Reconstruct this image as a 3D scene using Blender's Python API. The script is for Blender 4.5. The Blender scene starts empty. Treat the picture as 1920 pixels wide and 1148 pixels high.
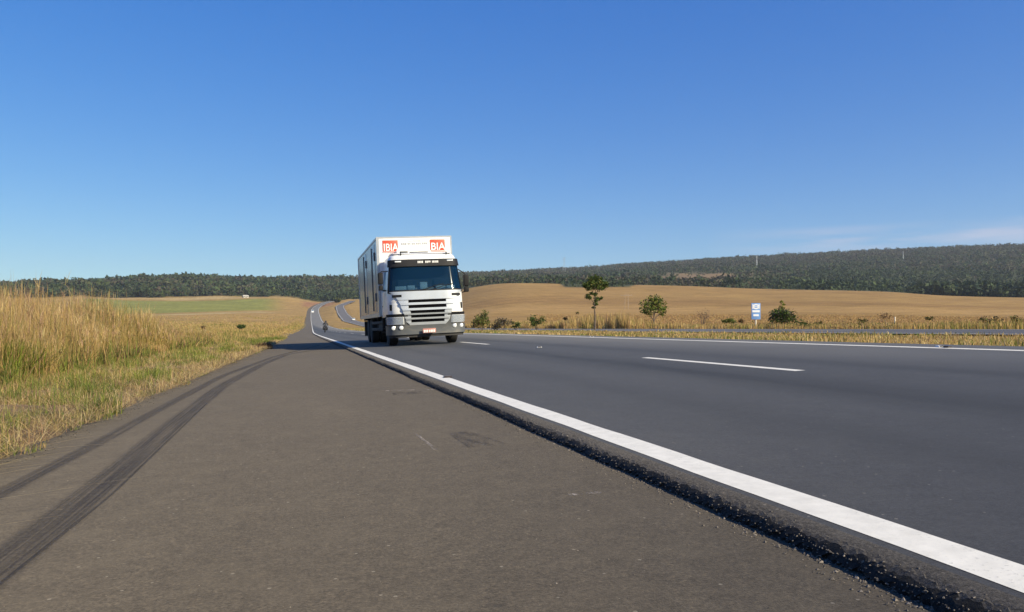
import bpy, bmesh, math, random
import numpy as np
from mathutils import Vector, Matrix
R = math.radians
rng = np.random.default_rng(7)
random.seed(7)
SC = bpy.context.scene
COL = SC.collection

# ------------------------------------------------------------------ camera
YAW = math.atan(400 / 1500.0)          # the road heads 15 degrees left of the view axis
PITCH = math.atan(42 / 1500.0)
CAMZ = 0.76
cd = bpy.data.cameras.new('camera')
cd.lens = 28.125; cd.sensor_width = 36; cd.clip_start = 0.05; cd.clip_end = 30000
cam = bpy.data.objects.new('camera', cd); COL.objects.link(cam)
cam.location = (0, 0, CAMZ); cam.rotation_euler = (R(90) + PITCH, 0, -YAW)
SC.camera = cam

# ------------------------------------------------------------------ light
SUN_DIR = Vector((0.63, -0.777, 0)).normalized()
SUN_EL = R(31)
sv = Vector((SUN_DIR.x * math.cos(SUN_EL), SUN_DIR.y * math.cos(SUN_EL), math.sin(SUN_EL)))
sl = bpy.data.lights.new('sun', 'SUN'); sl.energy = 5.0; sl.angle = R(0.5); sl.color = (1, .885, .63)
so = bpy.data.objects.new('sun', sl); COL.objects.link(so)
so.rotation_euler = sv.to_track_quat('Z', 'Y').to_euler(); so.location = (40, -50, 60)
W = bpy.data.worlds.new('World'); SC.world = W; W.use_nodes = True
nt = W.node_tree; N = nt.nodes; L = nt.links
bg = N['Background']; bg.inputs['Strength'].default_value = 0.085
sky = N.new('ShaderNodeTexSky'); sky.sky_type = 'NISHITA'; sky.sun_disc = False
sky.sun_elevation = SUN_EL; sky.sun_rotation = math.atan2(SUN_DIR.x, SUN_DIR.y)
sky.altitude = 900; sky.air_density = 1.0; sky.dust_density = 0.6; sky.ozone_density = 3.0
hs = N.new('ShaderNodeCombineColor'); ss = N.new('ShaderNodeSeparateColor'); hs0 = N.new('ShaderNodeHueSaturation')
hs0.inputs['Saturation'].default_value = 1.38; hs0.inputs['Hue'].default_value = 0.512
L.new(sky.outputs[0], hs0.inputs['Color']); L.new(hs0.outputs[0], ss.inputs[0])
# thin wisps of cloud low over the ridge
tc = N.new('ShaderNodeTexCoord'); mp = N.new('ShaderNodeMapping'); mp.inputs['Scale'].default_value = (3.4, 3.4, 38.0); mp.inputs['Location'].default_value = (2.3, .7, .4)
L.new(tc.outputs['Generated'], mp.inputs['Vector'])
nz = N.new('ShaderNodeTexNoise'); nz.inputs['Scale'].default_value = 1.6; nz.inputs['Detail'].default_value = 6
L.new(mp.outputs[0], nz.inputs['Vector'])
cr = N.new('ShaderNodeMapRange'); cr.inputs['From Min'].default_value = 0.40; cr.inputs['From Max'].default_value = 0.58
L.new(nz.outputs[0], cr.inputs['Value'])
sp = N.new('ShaderNodeSeparateXYZ'); L.new(tc.outputs['Generated'], sp.inputs[0])
def mathn(tree, op, a, b=None, clamp=False):
    n = tree.nodes.new('ShaderNodeMath'); n.operation = op; n.use_clamp = clamp
    for i, v in enumerate((a, b)):
        if v is None: continue
        if isinstance(v, (int, float)): n.inputs[i].default_value = v
        else: tree.links.new(v, n.inputs[i])
    return n.outputs[0]
# a camera's response to the sky: gentler towards the horizon
for i_, (k_, p_) in enumerate(((1.12, .74), (1.40, .74), (2.60, .475))):
    L.new(mathn(nt, 'MULTIPLY', mathn(nt, 'POWER', ss.outputs[i_], p_), k_), hs.inputs[i_])
def band(lo, hi, w, v):
    a = N.new('ShaderNodeMapRange'); a.inputs['From Min'].default_value = lo; a.inputs['From Max'].default_value = lo + w
    L.new(v, a.inputs['Value'])
    b = N.new('ShaderNodeMapRange'); b.inputs['From Min'].default_value = hi; b.inputs['From Max'].default_value = hi - w
    L.new(v, b.inputs['Value'])
    return mathn(nt, 'MULTIPLY', a.outputs[0], b.outputs[0])
azn = mathn(nt, 'ARCTAN2', sp.outputs[0], sp.outputs[1])
m1 = band(0.084, 0.120, 0.014, sp.outputs[2])
m2 = band(0.50, 1.2, 0.14, azn)
mk = mathn(nt, 'MULTIPLY', mathn(nt, 'MULTIPLY', m1, m2), cr.outputs[0])
mk = mathn(nt, 'MULTIPLY', mk, 0.40)
mx = N.new('ShaderNodeMix'); mx.data_type = 'RGBA'
L.new(mk, mx.inputs[0]); L.new(hs.outputs[0], mx.inputs[6]); mx.inputs[7].default_value = (6.2, 5.5, 6.1, 1)
L.new(mx.outputs[2], bg.inputs['Color'])
SC.view_settings.view_transform = 'Standard'; SC.view_settings.look = 'None'
SC.view_settings.gamma = 1; SC.view_settings.exposure = 0.6
SC.cycles.max_bounces = 6; SC.cycles.transparent_max_bounces = 12

# ------------------------------------------------------------------ helpers
def tag(o, label=None, cat=None, group=None, kind=None):
    if label: o['label'] = label
    if cat: o['category'] = cat
    if group: o['group'] = group
    if kind: o['kind'] = kind
    return o
def empty(name, loc, label, cat, group=None, rot=(0, 0, 0)):
    o = bpy.data.objects.new(name, None); COL.objects.link(o)
    o.location = loc; o.rotation_euler = rot; o.empty_display_size = .3
    return tag(o, label, cat, group)
def link_mesh(name, me, mats, parent=None):
    if not isinstance(mats, (list, tuple)): mats = [mats]
    for m in mats: me.materials.append(m)
    o = bpy.data.objects.new(name, me); COL.objects.link(o)
    if parent: o.parent = parent
    return o
def np_mesh(name, V, F, smooth=False, colors=None, matidx=None):
    V = np.asarray(V, np.float32); F = np.asarray(F, np.int32)
    me = bpy.data.meshes.new(name); k = F.shape[1]
    me.vertices.add(len(V)); me.vertices.foreach_set('co', V.ravel())
    me.loops.add(F.size); me.loops.foreach_set('vertex_index', F.ravel())
    me.polygons.add(len(F)); me.polygons.foreach_set('loop_start', np.arange(0, F.size, k, dtype=np.int32))
    try: me.polygons.foreach_set('loop_total', np.full(len(F), k, np.int32))
    except Exception: pass
    if matidx is not None: me.polygons.foreach_set('material_index', np.asarray(matidx, np.int32))
    me.polygons.foreach_set('use_smooth', np.full(len(F), smooth, bool))
    if colors is not None:
        a = me.color_attributes.new('tint', 'FLOAT_COLOR', 'POINT')
        c = np.ones((len(V), 4), np.float32); c[:, :3] = colors
        a.data.foreach_set('color', c.ravel())
    me.update(calc_edges=True); me.validate()
    return me
def grid_faces(nr, nc, wrap=False):
    i = np.arange(nr - 1)[:, None]; j = np.arange(nc if wrap else nc - 1)[None, :]
    j2 = (j + 1) % nc
    return np.stack([i * nc + j, i * nc + j2, (i + 1) * nc + j2, (i + 1) * nc + j], -1).reshape(-1, 4)

class Geo:
    """collects shapes into one mesh"""
    def __init__(s): s.bm = bmesh.new()
    def box(s, x0, x1, y0, y1, z0, z1, bev=0, seg=2):
        r = bmesh.ops.create_cube(s.bm, size=1)
        vs = r['verts']
        for v in vs:
            v.co = Vector(((x0 + x1) / 2 + v.co.x * (x1 - x0), (y0 + y1) / 2 + v.co.y * (y1 - y0), (z0 + z1) / 2 + v.co.z * (z1 - z0)))
        if bev:
            es = list({e for v in vs for e in v.link_edges})
            bmesh.ops.bevel(s.bm, geom=es, offset=bev, segments=seg, affect='EDGES', profile=.6)
        return s
    def tube(s, pts, rads, n=8, cap=True):
        pts = [Vector(p) for p in pts]
        if isinstance(rads, (int, float)): rads = [rads] * len(pts)
        rings = []
        for i, p in enumerate(pts):
            d = (pts[min(i + 1, len(pts) - 1)] - pts[max(i - 1, 0)]).normalized()
            u = d.cross(Vector((0, 0, 1)) if abs(d.z) < .9 else Vector((1, 0, 0))).normalized(); w = d.cross(u)
            rings.append([s.bm.verts.new(p + (u * math.cos(6.2832 * k / n) + w * math.sin(6.2832 * k / n)) * rads[i]) for k in range(n)])
        for a, b in zip(rings, rings[1:]):
            for k in range(n): s.bm.faces.new((a[k], a[(k + 1) % n], b[(k + 1) % n], b[k]))
        if cap: s.bm.faces.new(rings[0]); s.bm.faces.new(rings[-1])
        return s
    def lathe(s, prof, c, n=28):
        """profile (x along the axle, radius) turned about the X axis through c"""
        rings = [[s.bm.verts.new((c[0] + x, c[1] + r * math.cos(6.2832 * k / n), c[2] + r * math.sin(6.2832 * k / n))) for k in range(n)] for x, r in prof]
        for a, b in zip(rings, rings[1:]):
            for k in range(n): s.bm.faces.new((a[k], a[(k + 1) % n], b[(k + 1) % n], b[k]))
        s.bm.faces.new(rings[0]); s.bm.faces.new(rings[-1])
        return s
    def grid(s, P):
        """P: list of rows of points"""
        rows = [[s.bm.verts.new(p) for p in r] for r in P]
        for a, b in zip(rows, rows[1:]):
            for k in range(len(a) - 1): s.bm.faces.new((a[k], a[k + 1], b[k + 1], b[k]))
        return rows
    def poly(s, pts, th, ax):
        """a flat outline given thickness th along vector ax"""
        ax = Vector(ax)
        a = [s.bm.verts.new(Vector(p)) for p in pts]; b = [s.bm.verts.new(Vector(p) + ax * th) for p in pts]
        s.bm.faces.new(a); s.bm.faces.new(b[::-1])
        for i in range(len(a)): s.bm.faces.new((a[i], b[i], b[(i + 1) % len(a)], a[(i + 1) % len(a)]))
        return s
    def done(s, name, mat, parent=None, smooth=True):
        bmesh.ops.recalc_face_normals(s.bm, faces=s.bm.faces[:])
        me = bpy.data.meshes.new(name); s.bm.to_mesh(me); s.bm.free()
        if smooth:
            for p in me.polygons: p.use_smooth = True
            me.set_sharp_from_angle(angle=R(35))
        return link_mesh(name, me, mat, parent)

# ------------------------------------------------------------------ materials
def newmat(name):
    m = bpy.data.materials.new(name); m.use_nodes = True
    return m, m.node_tree, m.node_tree.nodes['Principled BSDF']
def ramp(tree, fac, stops):
    r = tree.nodes.new('ShaderNodeValToRGB'); e = r.color_ramp.elements
    while len(e) < len(stops): e.new(.5)
    for x, (p, c) in zip(e, stops): x.position = p; x.color = (*c, 1)
    tree.links.new(fac, r.inputs[0]); return r.outputs[0]
def noise(tree, vec, scale, detail=4, rough=.55):
    n = tree.nodes.new('ShaderNodeTexNoise'); n.inputs['Scale'].default_value = scale
    n.inputs['Detail'].default_value = detail; n.inputs['Roughness'].default_value = rough
    tree.links.new(vec, n.inputs['Vector']); return n.outputs[0]
def mixc(tree, fac, a, b, mode='MIX'):
    m = tree.nodes.new('ShaderNodeMix'); m.data_type = 'RGBA'; m.blend_type = mode
    for sock, v in ((m.inputs[0], fac), (m.inputs[6], a), (m.inputs[7], b)):
        if isinstance(v, (int, float)): sock.default_value = v
        elif isinstance(v, tuple): sock.default_value = (*v, 1)
        else: tree.links.new(v, sock)
    return m.outputs[2]
def objco(tree, scale=(1, 1, 1)):
    t = tree.nodes.new('ShaderNodeTexCoord'); m = tree.nodes.new('ShaderNodeMapping'); m.inputs['Scale'].default_value = scale
    tree.links.new(t.outputs['Object'], m.inputs[0]); return m.outputs[0]
def bump(tree, b, h, dist, strength=.6):
    n = tree.nodes.new('ShaderNodeBump'); n.inputs['Distance'].default_value = dist; n.inputs['Strength'].default_value = strength
    tree.links.new(h, n.inputs['Height']); tree.links.new(n.outputs[0], b.inputs['Normal'])
def mrange(tree, v, a, b, c=0., d=1.):
    n = tree.nodes.new('ShaderNodeMapRange'); L = (a, b, c, d)
    for i, k in enumerate(('From Min', 'From Max', 'To Min', 'To Max')): n.inputs[k].default_value = L[i]
    tree.links.new(v, n.inputs['Value']); return n.outputs[0]
def pm(name, col, rough=.5, metal=0, var=.12, scale=3., spec=.5, bumpd=0, coat=0, dirt=None):
    m, t, b = newmat(name)
    v = objco(t); n = noise(t, v, scale, 5)
    lo = tuple(c * (1 - var) for c in col); hi = tuple(min(1, c * (1 + var)) for c in col)
    c = ramp(t, n, [(.3, lo), (.7, hi)])
    if dirt:
        d = mrange(t, noise(t, objco(t, (1, 1, 3)), 2.2, 6), .48, .75, 0, dirt[1])
        c = mixc(t, d, c, dirt[0])
    t.links.new(c, b.inputs['Base Color'])
    b.inputs['Roughness'].default_value = rough; b.inputs['Metallic'].default_value = metal
    b.inputs['Specular IOR Level'].default_value = spec; b.inputs['Coat Weight'].default_value = coat
    if bumpd: bump(t, b, noise(t, v, scale * 6, 4), bumpd)
    return m
def foliage_mat(name, trans=.35, var=.25, scale=.6):
    """colour comes from each leaf or blade, with light shining through"""
    m, t, b = newmat(name)
    a = t.nodes.new('ShaderNodeAttribute'); a.attribute_name = 'tint'
    n = mrange(t, noise(t, objco(t), scale, 3), .25, .75, 1 - var, 1 + var)
    mul = t.nodes.new('ShaderNodeVectorMath'); mul.operation = 'SCALE'
    t.links.new(a.outputs['Color'], mul.inputs[0]); t.links.new(n, mul.inputs['Scale'])
    t.links.new(mul.outputs[0], b.inputs['Base Color']); b.inputs['Roughness'].default_value = .7
    b.inputs['Specular IOR Level'].default_value = .15
    tr = t.nodes.new('ShaderNodeBsdfTranslucent'); t.links.new(mul.outputs[0], tr.inputs['Color'])
    mixs = t.nodes.new('ShaderNodeMixShader'); mixs.inputs[0].default_value = trans
    t.links.new(b.outputs[0], mixs.inputs[1]); t.links.new(tr.outputs[0], mixs.inputs[2])
    t.links.new(mixs.outputs[0], t.nodes['Material Output'].inputs[0])
    return m
def asphalt(name, col, tintcol, rough, streaks=None, speck=.5, worn=None):  # worn: paler far-lane colour, less rubber plus painted grazing light
    m, t, b = newmat(name)
    v = objco(t)
    big = noise(t, objco(t, (1, .35, 1)), .55, 5)
    c = ramp(t, big, [(.3, tuple(x * .86 for x in col)), (.55, col), (.75, tintcol)])
    fine = noise(t, v, 95, 3, .7)
    c = mixc(t, 1.0, c, ramp(t, fine, [(.28, (1 - speck,) * 3), (.5, (1, 1, 1)), (.72, (1 + speck * 1.1,) * 3)]), 'MULTIPLY')
    coarse = noise(t, v, 38, 4, .75)
    c = mixc(t, 1.0, c, ramp(t, coarse, [(.30, (.70, .69, .68)), (.5, (1, 1, 1)), (.70, (1.36, 1.33, 1.28))]), 'MULTIPLY')
    rusty = mrange(t, noise(t, v, 2.6, 6, .7), .48, .72, 0, .5)
    c = mixc(t, rusty, c, tintcol)
    mid = noise(t, v, 9, 6, .65)
    c = mixc(t, 1.0, c, ramp(t, mid, [(.3, (.86, .85, .84)), (.7, (1.12, 1.12, 1.12))]), 'MULTIPLY')
    # scattered pale stones and dark oily spots
    vo = t.nodes.new('ShaderNodeTexVoronoi'); vo.inputs['Scale'].default_value = 26; t.links.new(v, vo.inputs['Vector'])
    sepc = t.nodes.new('ShaderNodeSeparateColor'); t.links.new(vo.outputs['Color'], sepc.inputs[0])
    st = mathn(t, 'MULTIPLY', mathn(t, 'LESS_THAN', vo.outputs['Distance'], .16), mathn(t, 'GREATER_THAN', sepc.outputs[0], .93))
    c = mixc(t, mathn(t, 'MULTIPLY', st, .45), c, (.26, .235, .20))
    v2 = t.nodes.new('ShaderNodeTexVoronoi'); v2.inputs['Scale'].default_value = 5.5; t.links.new(v, v2.inputs['Vector'])
    sp2 = t.nodes.new('ShaderNodeSeparateColor'); t.links.new(v2.outputs['Color'], sp2.inputs[0])
    sd = mathn(t, 'MULTIPLY', mrange(t, v2.outputs['Distance'], .10, .06), mathn(t, 'GREATER_THAN', sp2.outputs[0], .86))
    c = mixc(t, mathn(t, 'MULTIPLY', sd, .55), c, (.02, .018, .016))
    if streaks:
        sx = t.nodes.new('ShaderNodeSeparateXYZ'); t.links.new(v, sx.inputs[0])
        tot = None
        for x0, w, amt in streaks:
            d = mathn(t, 'ABSOLUTE', mathn(t, 'SUBTRACT', sx.outputs[0], x0))
            k = mathn(t, 'MULTIPLY', mrange(t, d, w, 0), amt)
            tot = k if tot is None else mathn(t, 'ADD', tot, k)
        wob = mrange(t, noise(t, objco(t, (2.2, .12, 1)), 1.3, 5), .3, .7, .5, 1.25)
        c = mixc(t, mathn(t, 'MULTIPLY', tot, wob, True), c, tuple(x * .22 for x in col))
    if worn:
        c = mixc(t, mathn(t, 'MULTIPLY', mrange(t, sx.outputs[0], 6.2, 8.2), mrange(t, big, .25, .65, .6, 1.0)), c, worn)  # far lane paler: less rubber, plus grazing light put into the colour
    t.links.new(c, b.inputs['Base Color'])
    b.inputs['Roughness'].default_value = rough; b.inputs['Specular IOR Level'].default_value = .32
    hgt = mathn(t, 'ADD', noise(t, v, 120, 3, .8), mathn(t, 'MULTIPLY', mid, .5))
    b.inputs['Diffuse Roughness'].default_value = 1.0; b.inputs['Sheen Weight'].default_value = .045 if rough > .8 else .07; b.inputs['Sheen Roughness'].default_value = .45; b.inputs['Sheen Tint'].default_value = (.9, .85, .78, 1)
    bump(t, b, hgt, .006, .7 if rough > .85 else .35)
    return m

M = {}
M['shoulder'] = asphalt('shoulder_asphalt', (.061, .050, .038), (.080, .066, .049), .92, speck=.55)
M['lane'] = asphalt('lane_asphalt', (.034, .0345, .038), (.047, .047, .048), .74,
                    streaks=[(2.95, .45, .35), (4.5, .75, .85), (6.4, .5, .55), (8.0, .5, .25)], speck=.40, worn=(.10, .096, .092))  # worn: far lane paler, less rubber plus grazing light put into the colour
M['far_lane'] = asphalt('opposite_asphalt', (.07, .066, .072), (.09, .085, .09), .8, speck=.2)
M['edge_shade'] = asphalt('shaded_broken_face', (.016, .0145, .013), (.026, .023, .020), .95, speck=.9)  # lower half of the broken edge, its shade put into a near-black colour
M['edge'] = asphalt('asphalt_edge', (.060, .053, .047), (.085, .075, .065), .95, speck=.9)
def paint_mat(name, col=(.80, .765, .68), wear=1.0):
    m, t, b = newmat(name); v = objco(t)
    n = noise(t, v, 60, 5, .7); g = noise(t, objco(t, (1, .4, 1)), 1.6, 6, .65)
    c = ramp(t, noise(t, v, 14, 6), [(.25, tuple(x * .82 for x in col)), (.7, col)])
    w = mathn(t, 'MULTIPLY', mrange(t, n, .57, .66), mrange(t, g, .40, .66, .0, wear))
    c = mixc(t, w, c, (.16, .15, .14))
    c = mixc(t, mrange(t, g, .56, .75, 0, .32), c, (.50, .44, .34))
    t.links.new(c, b.inputs['Base Color']); b.inputs['Roughness'].default_value = .7
    bump(t, b, n, .002, .5)
    return m
M['paint'] = paint_mat('road_paint')
def rubber_mat():
    m, t, b = newmat('tyre_rubber_mark')
    uv = t.nodes.new('ShaderNodeUVMap'); mp = t.nodes.new('ShaderNodeMapping'); mp.inputs['Scale'].default_value = (9, .25, 1)
    t.links.new(uv.outputs[0], mp.inputs[0])
    n = noise(t, mp.outputs[0], 2.0, 4, .6); n2 = noise(t, objco(t), 70, 3, .7)
    sx = t.nodes.new('ShaderNodeSeparateXYZ'); t.links.new(uv.outputs[0], sx.inputs[0])
    d = mathn(t, 'ABSOLUTE', mathn(t, 'SUBTRACT', sx.outputs[0], .5))
    edge = mrange(t, d, .5, .30)
    a = mathn(t, 'MULTIPLY', edge, mrange(t, n, .34, .66, .10, .64))
    a = mathn(t, 'MULTIPLY', a, mrange(t, n2, .3, .65, .45, 1.0))
    b.inputs['Base Color'].default_value = (.026, .023, .022, 1); b.inputs['Roughness'].default_value = .75
    t.links.new(a, b.inputs['Alpha'])
    return m
M['rubber_mark'] = rubber_mat()

M['grass'] = foliage_mat('grass_blades', .35)
M['leaf'] = foliage_mat('leaves', .25, .3, 1.2)
M['forest'] = foliage_mat('forest_leaves', .15, .35, .02)
M['bark'] = pm('bark', (.12, .09, .07), .9, var=.35, scale=8, bumpd=.02)

# ------------------------------------------------------------------ shape of the land
def smooth(xs, x, y, w):
    v = np.interp(xs, x, y); k = np.exp(-.5 * (np.arange(-3 * w, 3 * w + 1) / w) ** 2); k /= k.sum()
    return np.convolve(np.pad(v, 3 * w, mode='edge'), k, mode='valid')
YS = np.arange(-60, 1501, 2.0)
S_tab = smooth(YS, [-60, 100, 165, 300, 440, 575, 825, 930, 1030, 1130, 1290, 1500], [0, 0, 1.0, 3.0, 5.0, 6.5, 10, 12.5, 19, 32, 62, 115], 12)
P_tab = smooth(YS, [-60, 120, 165, 300, 440, 575, 700, 825, 930, 1030, 1130, 1290, 1500], [0, 0, .1, .95, 2.6, 6.0, 11.2, 17.3, 23, 29.4, 36.7, 46.6, 50], 12)
OX_tab = smooth(YS, [-60, 60, 300, 550, 715, 920, 1225, 1500], [26.5, 26.5, 28.5, 33, 37, 44, 88, 145], 12)
OZ_tab = smooth(YS, [-60, 120, 300, 550, 715, 920, 1225, 1500], [.66, .62, 1.3, 5.8, 13.8, 26, 46, 50], 12)
def Sx(Y): return np.interp(Y, YS, S_tab)
def Pz(Y): return np.interp(Y, YS, P_tab)
def Ox(Y): return np.interp(Y, YS, OX_tab)
def Oz(Y): return np.interp(Y, YS, OZ_tab)
def Kr(Y): return .0486 * np.clip((240 - Y) / 200, 0, 1)
KS = .035
def road_z(u, Y): return Pz(Y) + .035 + Kr(Y) * u
def should_z(u, Y): return Pz(Y) + np.where(Y < 40, KS, KS * np.clip((240 - Y) / 200, 0, 1)) * u
def opp_z(u2, Y): return Oz(Y) + .018 * u2
EDGE_R = 9.75
def ug(Y): return np.interp(Y, [-30, 5.7, 8.2, 11.7, 16.6, 31, 65, 1500], [-1.82, -1.80, -1.72, -1.66, -1.56, -1.30, -1.0, -.9])

# ground height table: column (pixel column of the sight line) -> height of the land along it
def pxaz(px): return YAW + math.atan((px - 960) / 1500.0)
def hz(px, y, r): return .76 + (616 - y) / math.hypot(1500, px - 960) * r
RK = np.array([0, 60, 150, 300, 430, 560, 800, 1000, 1200, 1450, 1750, 2200, 2700, 4200, 9000.])
tabs = {
    0:    [637, 622, 614.5, 609.5, 602, 584, 569, 557, 545, 541, 541, 543, 552, 580],
    180:  [637, 622, 614.5, 609.5, 602, 584, 569, 557, 541, 534, 536, 540, 552, 580],
    300:  [637, 622, 614.5, 609.5, 602, 584, 569, 556, 536, 525, 529, 534, 548, 580],
    480:  [636, 622, 614.5, 609.5, 602, 584, 569, 556, 539, 530, 529, 532, 548, 580],
    560:  [636, 622, 614.5, 609.5, 602, 584, 569, 556, 541, 530, 528, 530, 548, 580],
    660:  [634, 621, 614, 609, 601, 584, 569, 554, 541, 531, 527, 526, 545, 580],
    760:  [628, 619, 610, 603, 592, 572, 558, 550, 542, 534, 526, 521, 540, 580],
    870:  [617, 612, 600, 587, 570, 542, 537, 533, 527, 522, 518, 515, 535, 580],
    940:  [616, 611, 594, 576, 556, 529, 531, 529, 523, 519, 516, 511, 530, 580],
    1045: [616, 611, 593, 575, 556, 532, 535, 533, 526, 520, 513, 507, 525, 580],
    1065: [616, 611, 593, 576, 557, 533, 536, 533, 526, 520, 513, 506, 525, 580],
    1180: [616, 611, 593, 576, 558, 536, 534, 530, 521, 514, 505, 498, 520, 580],
    1300: [616, 611, 593, 576, 559, 537, 535, 527, 517, 508, 497, 489, 515, 580],
    1500: [616, 611, 594, 578, 563, 543, 541, 532, 516, 504, 489, 478, 505, 580],
    1690: [616, 611, 595, 580, 566, 548, 548, 538, 517, 502, 481, 469, 500, 580],
    1745: [616, 611, 597, 583, 570, 554, 552, 540, 518, 501, 479, 466, 498, 580],
    1920: [616, 611, 598, 585, 573, 557, 554, 542, 516, 496, 472, 460, 495, 580],
    2300: [616, 611, 598, 585, 573, 557, 552, 538, 508, 486, 460, 446, 490, 580],
}
PX = sorted(tabs)
TA = np.array([pxaz(p) for p in PX])
TZ = np.array([[0.0] + [hz(p, y, r) for y, r in zip(tabs[p], RK[1:])] for p in PX])
_fa = np.arange(TA[0], TA[-1], R(.1)); _k = np.exp(-.5 * (np.arange(-30, 31) / 11.) ** 2); _k /= _k.sum()
TZ = np.stack([np.convolve(np.pad(np.interp(_fa, TA, TZ[:, j]), 30, mode='edge'), _k, 'valid') for j in range(len(RK))], 1); TA = _fa
def land(az, r):
    """bilinear height over azimuth and distance"""
    az = np.clip(az, TA[0], TA[-1]); r = np.clip(r, 0, RK[-1])
    i = np.clip(np.searchsorted(TA, az) - 1, 0, len(TA) - 2); j = np.clip(np.searchsorted(RK, r) - 1, 0, len(RK) - 2)
    a = (az - TA[i]) / (TA[i + 1] - TA[i]); b = (r - RK[j]) / (RK[j + 1] - RK[j])
    return (TZ[i, j] * (1 - a) + TZ[i + 1, j] * a) * (1 - b) + (TZ[i, j + 1] * (1 - a) + TZ[i + 1, j + 1] * a) * b
def sm(t): t = np.clip(t, 0, 1); return t * t * (3 - 2 * t)
def ground(X, Y, sink=True):
    X = np.asarray(X, float); Y = np.asarray(Y, float)
    r = np.hypot(X, Y); az = np.arctan2(X, Y)
    # the land wobbles a little
    T = land(az, r) + np.sin(X * .021 + 1.3) * np.cos(Y * .017) * np.clip(r - 120, 0, 400) / 400 * .9
    Yc = np.clip(Y, -58, 1490)
    u = X - Sx(Yc); u2 = X - Ox(Yc); off = (.10 + .0007 * r) if sink else 0.0
    fade = 10 + .06 * r
    zl = should_z(np.maximum(u, -2.4), Yc)
    left = T + (zl - T) * (1 - sm((-2.4 - u) / fade))
    ours = np.where(u < 1.6, should_z(u, Yc), road_z(u, Yc)) - off
    oz = opp_z(u2, Yc) - off
    gapw = np.maximum(1, (Ox(Yc) - 5.2) - (Sx(Yc) + 10.2))
    tm = np.clip((u - 10.2) / gapw, 0, 1)
    med = (road_z(10.2, Yc) - .03) * (1 - tm) + (opp_z(-5.2, Yc) - .03) * tm - .16 * np.sin(np.pi * tm) * (r < 400)
    zr = opp_z(5.2, Yc) - .02
    right = T + (zr - T) * (1 - sm((u2 - 5.2) / fade))
    z = np.where(u < -1.6, np.where(u < -2.4, left, zl - off * (u > -2.0)), np.where(u < 10.0, ours, np.where(u2 < -5.0, med, np.where(u2 < 5.0, oz, right))))
    w = np.clip((Y + 58) / 30, 0, 1) * np.clip((1490 - Y) / 60, 0, 1)
    return T * (1 - w) + z * w
def gz(X, Y): return float(ground(np.array([X]), np.array([Y]), False)[0])

# land cover colours in the ground mesh
def vnoise(X, Y, s, seed=0):
    """cheap smooth value noise"""
    x = X / s + seed * 17.3; y = Y / s + seed * 5.1
    xi = np.floor(x).astype(np.int64); yi = np.floor(y).astype(np.int64); fx = sm(x - xi); fy = sm(y - yi)
    def h(a, b):
        n = (a * 374761393 + b * 668265263 + seed * 974711) & 0x7fffffff
        n = ((n ^ (n >> 13)) * 1274126177) & 0x7fffffff
        return ((n ^ (n >> 16)) & 0xffff) / 65535.0
    return (h(xi, yi) * (1 - fx) + h(xi + 1, yi) * fx) * (1 - fy) + (h(xi, yi + 1) * (1 - fx) + h(xi + 1, yi + 1) * fx) * fy
def cover(X, Y):
    r = np.hypot(X, Y); az = np.arctan2(X, Y); px = 960 + 1500 * np.tan(np.clip(az - YAW, -1.2, 1.2))
    n1 = vnoise(X, Y, 22, 1); n2 = vnoise(X, Y, 70, 2); n3 = vnoise(X, Y, 6, 3)
    n = np.stack([n1 * .5 + n2 * .3 + n3 * .2] * 3, -1)
    straw = np.array([.36, .235, .085]); straw2 = np.array([.29, .185, .070]); field = np.array([.345, .220, .078]); field2 = np.array([.255, .152, .058])
    green = np.array([.215, .215, .058]); soil = np.array([.30, .15, .085]); wood = np.array([.045, .055, .026]); pale = np.array([.40, .31, .16])
    C = straw2 + (straw - straw2) * n
    def put(mask, col):
        nonlocal C
        C = C * (1 - mask[..., None]) + col * mask[..., None]
    right = sm((px - 690) / 30)
    fm = right * sm((r - 75) / 25)
    put(fm, field2 + (field - field2) * np.clip(.45 + .8 * (n - .4), 0, 1))
    rr = r + 18 * (vnoise(X, Y, 60, 5) - .5)
    put(fm * sm((rr - 455) / 14) * sm((565 - rr) / 70) * .75, field2 * .98)
    put(fm * sm((rr - 330) / 60) * sm((452 - rr) / 20) * .5, np.array([.40, .25, .10]))
    lf = sm((px + 200) / 60) * sm((545 - px) / 60)
    put(lf * sm((r - 760 - 60 * (px - 330) / 200) / 30) * sm((1130 - r) / 25) * (px > 150), green * (.85 + .3 * n))
    put(lf * sm((r - (690 + 60 * (px - 330) / 200)) / 20) * sm((745 + 60 * (px - 330) / 200 - r) / 20) * .8, pale)
    put(sm((600 - px) / 40) * sm((px - 100) / 50) * sm((r - 1130) / 20) * sm((1190 - r) / 20) * .6, pale)
    put(sm((px - 560) / 15) * sm((640 - px) / 25) * sm((r - 960) / 40) * sm((1130 - r) / 30) * .8, soil)
    wl = np.where(px < 690, sm((r - 1180) / 40), sm((r - (np.interp(px, [690, 760, 870, 1045, 1060, 1180, 1200, 2300], [1150, 900, 830, 815, 715, 740, 825, 835]) + 12 * (n1 - .5))) / 20))
    put(wl, wood * (.7 + .9 * n) + np.array([.030, .020, .010]) * n2[..., None])
    clr = 1.3 * np.exp(-((px - 1300) / 95) ** 2) * np.exp(-((r - 1340) / 260) ** 2) + .6 * np.exp(-((px - 885) / 25) ** 2) * np.exp(-((r - 1500) / 200) ** 2)
    put(np.clip(clr * 1.4 * (n1 * .6 + .5), 0, .9), np.array([.225, .150, .080]))
    return C
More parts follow.
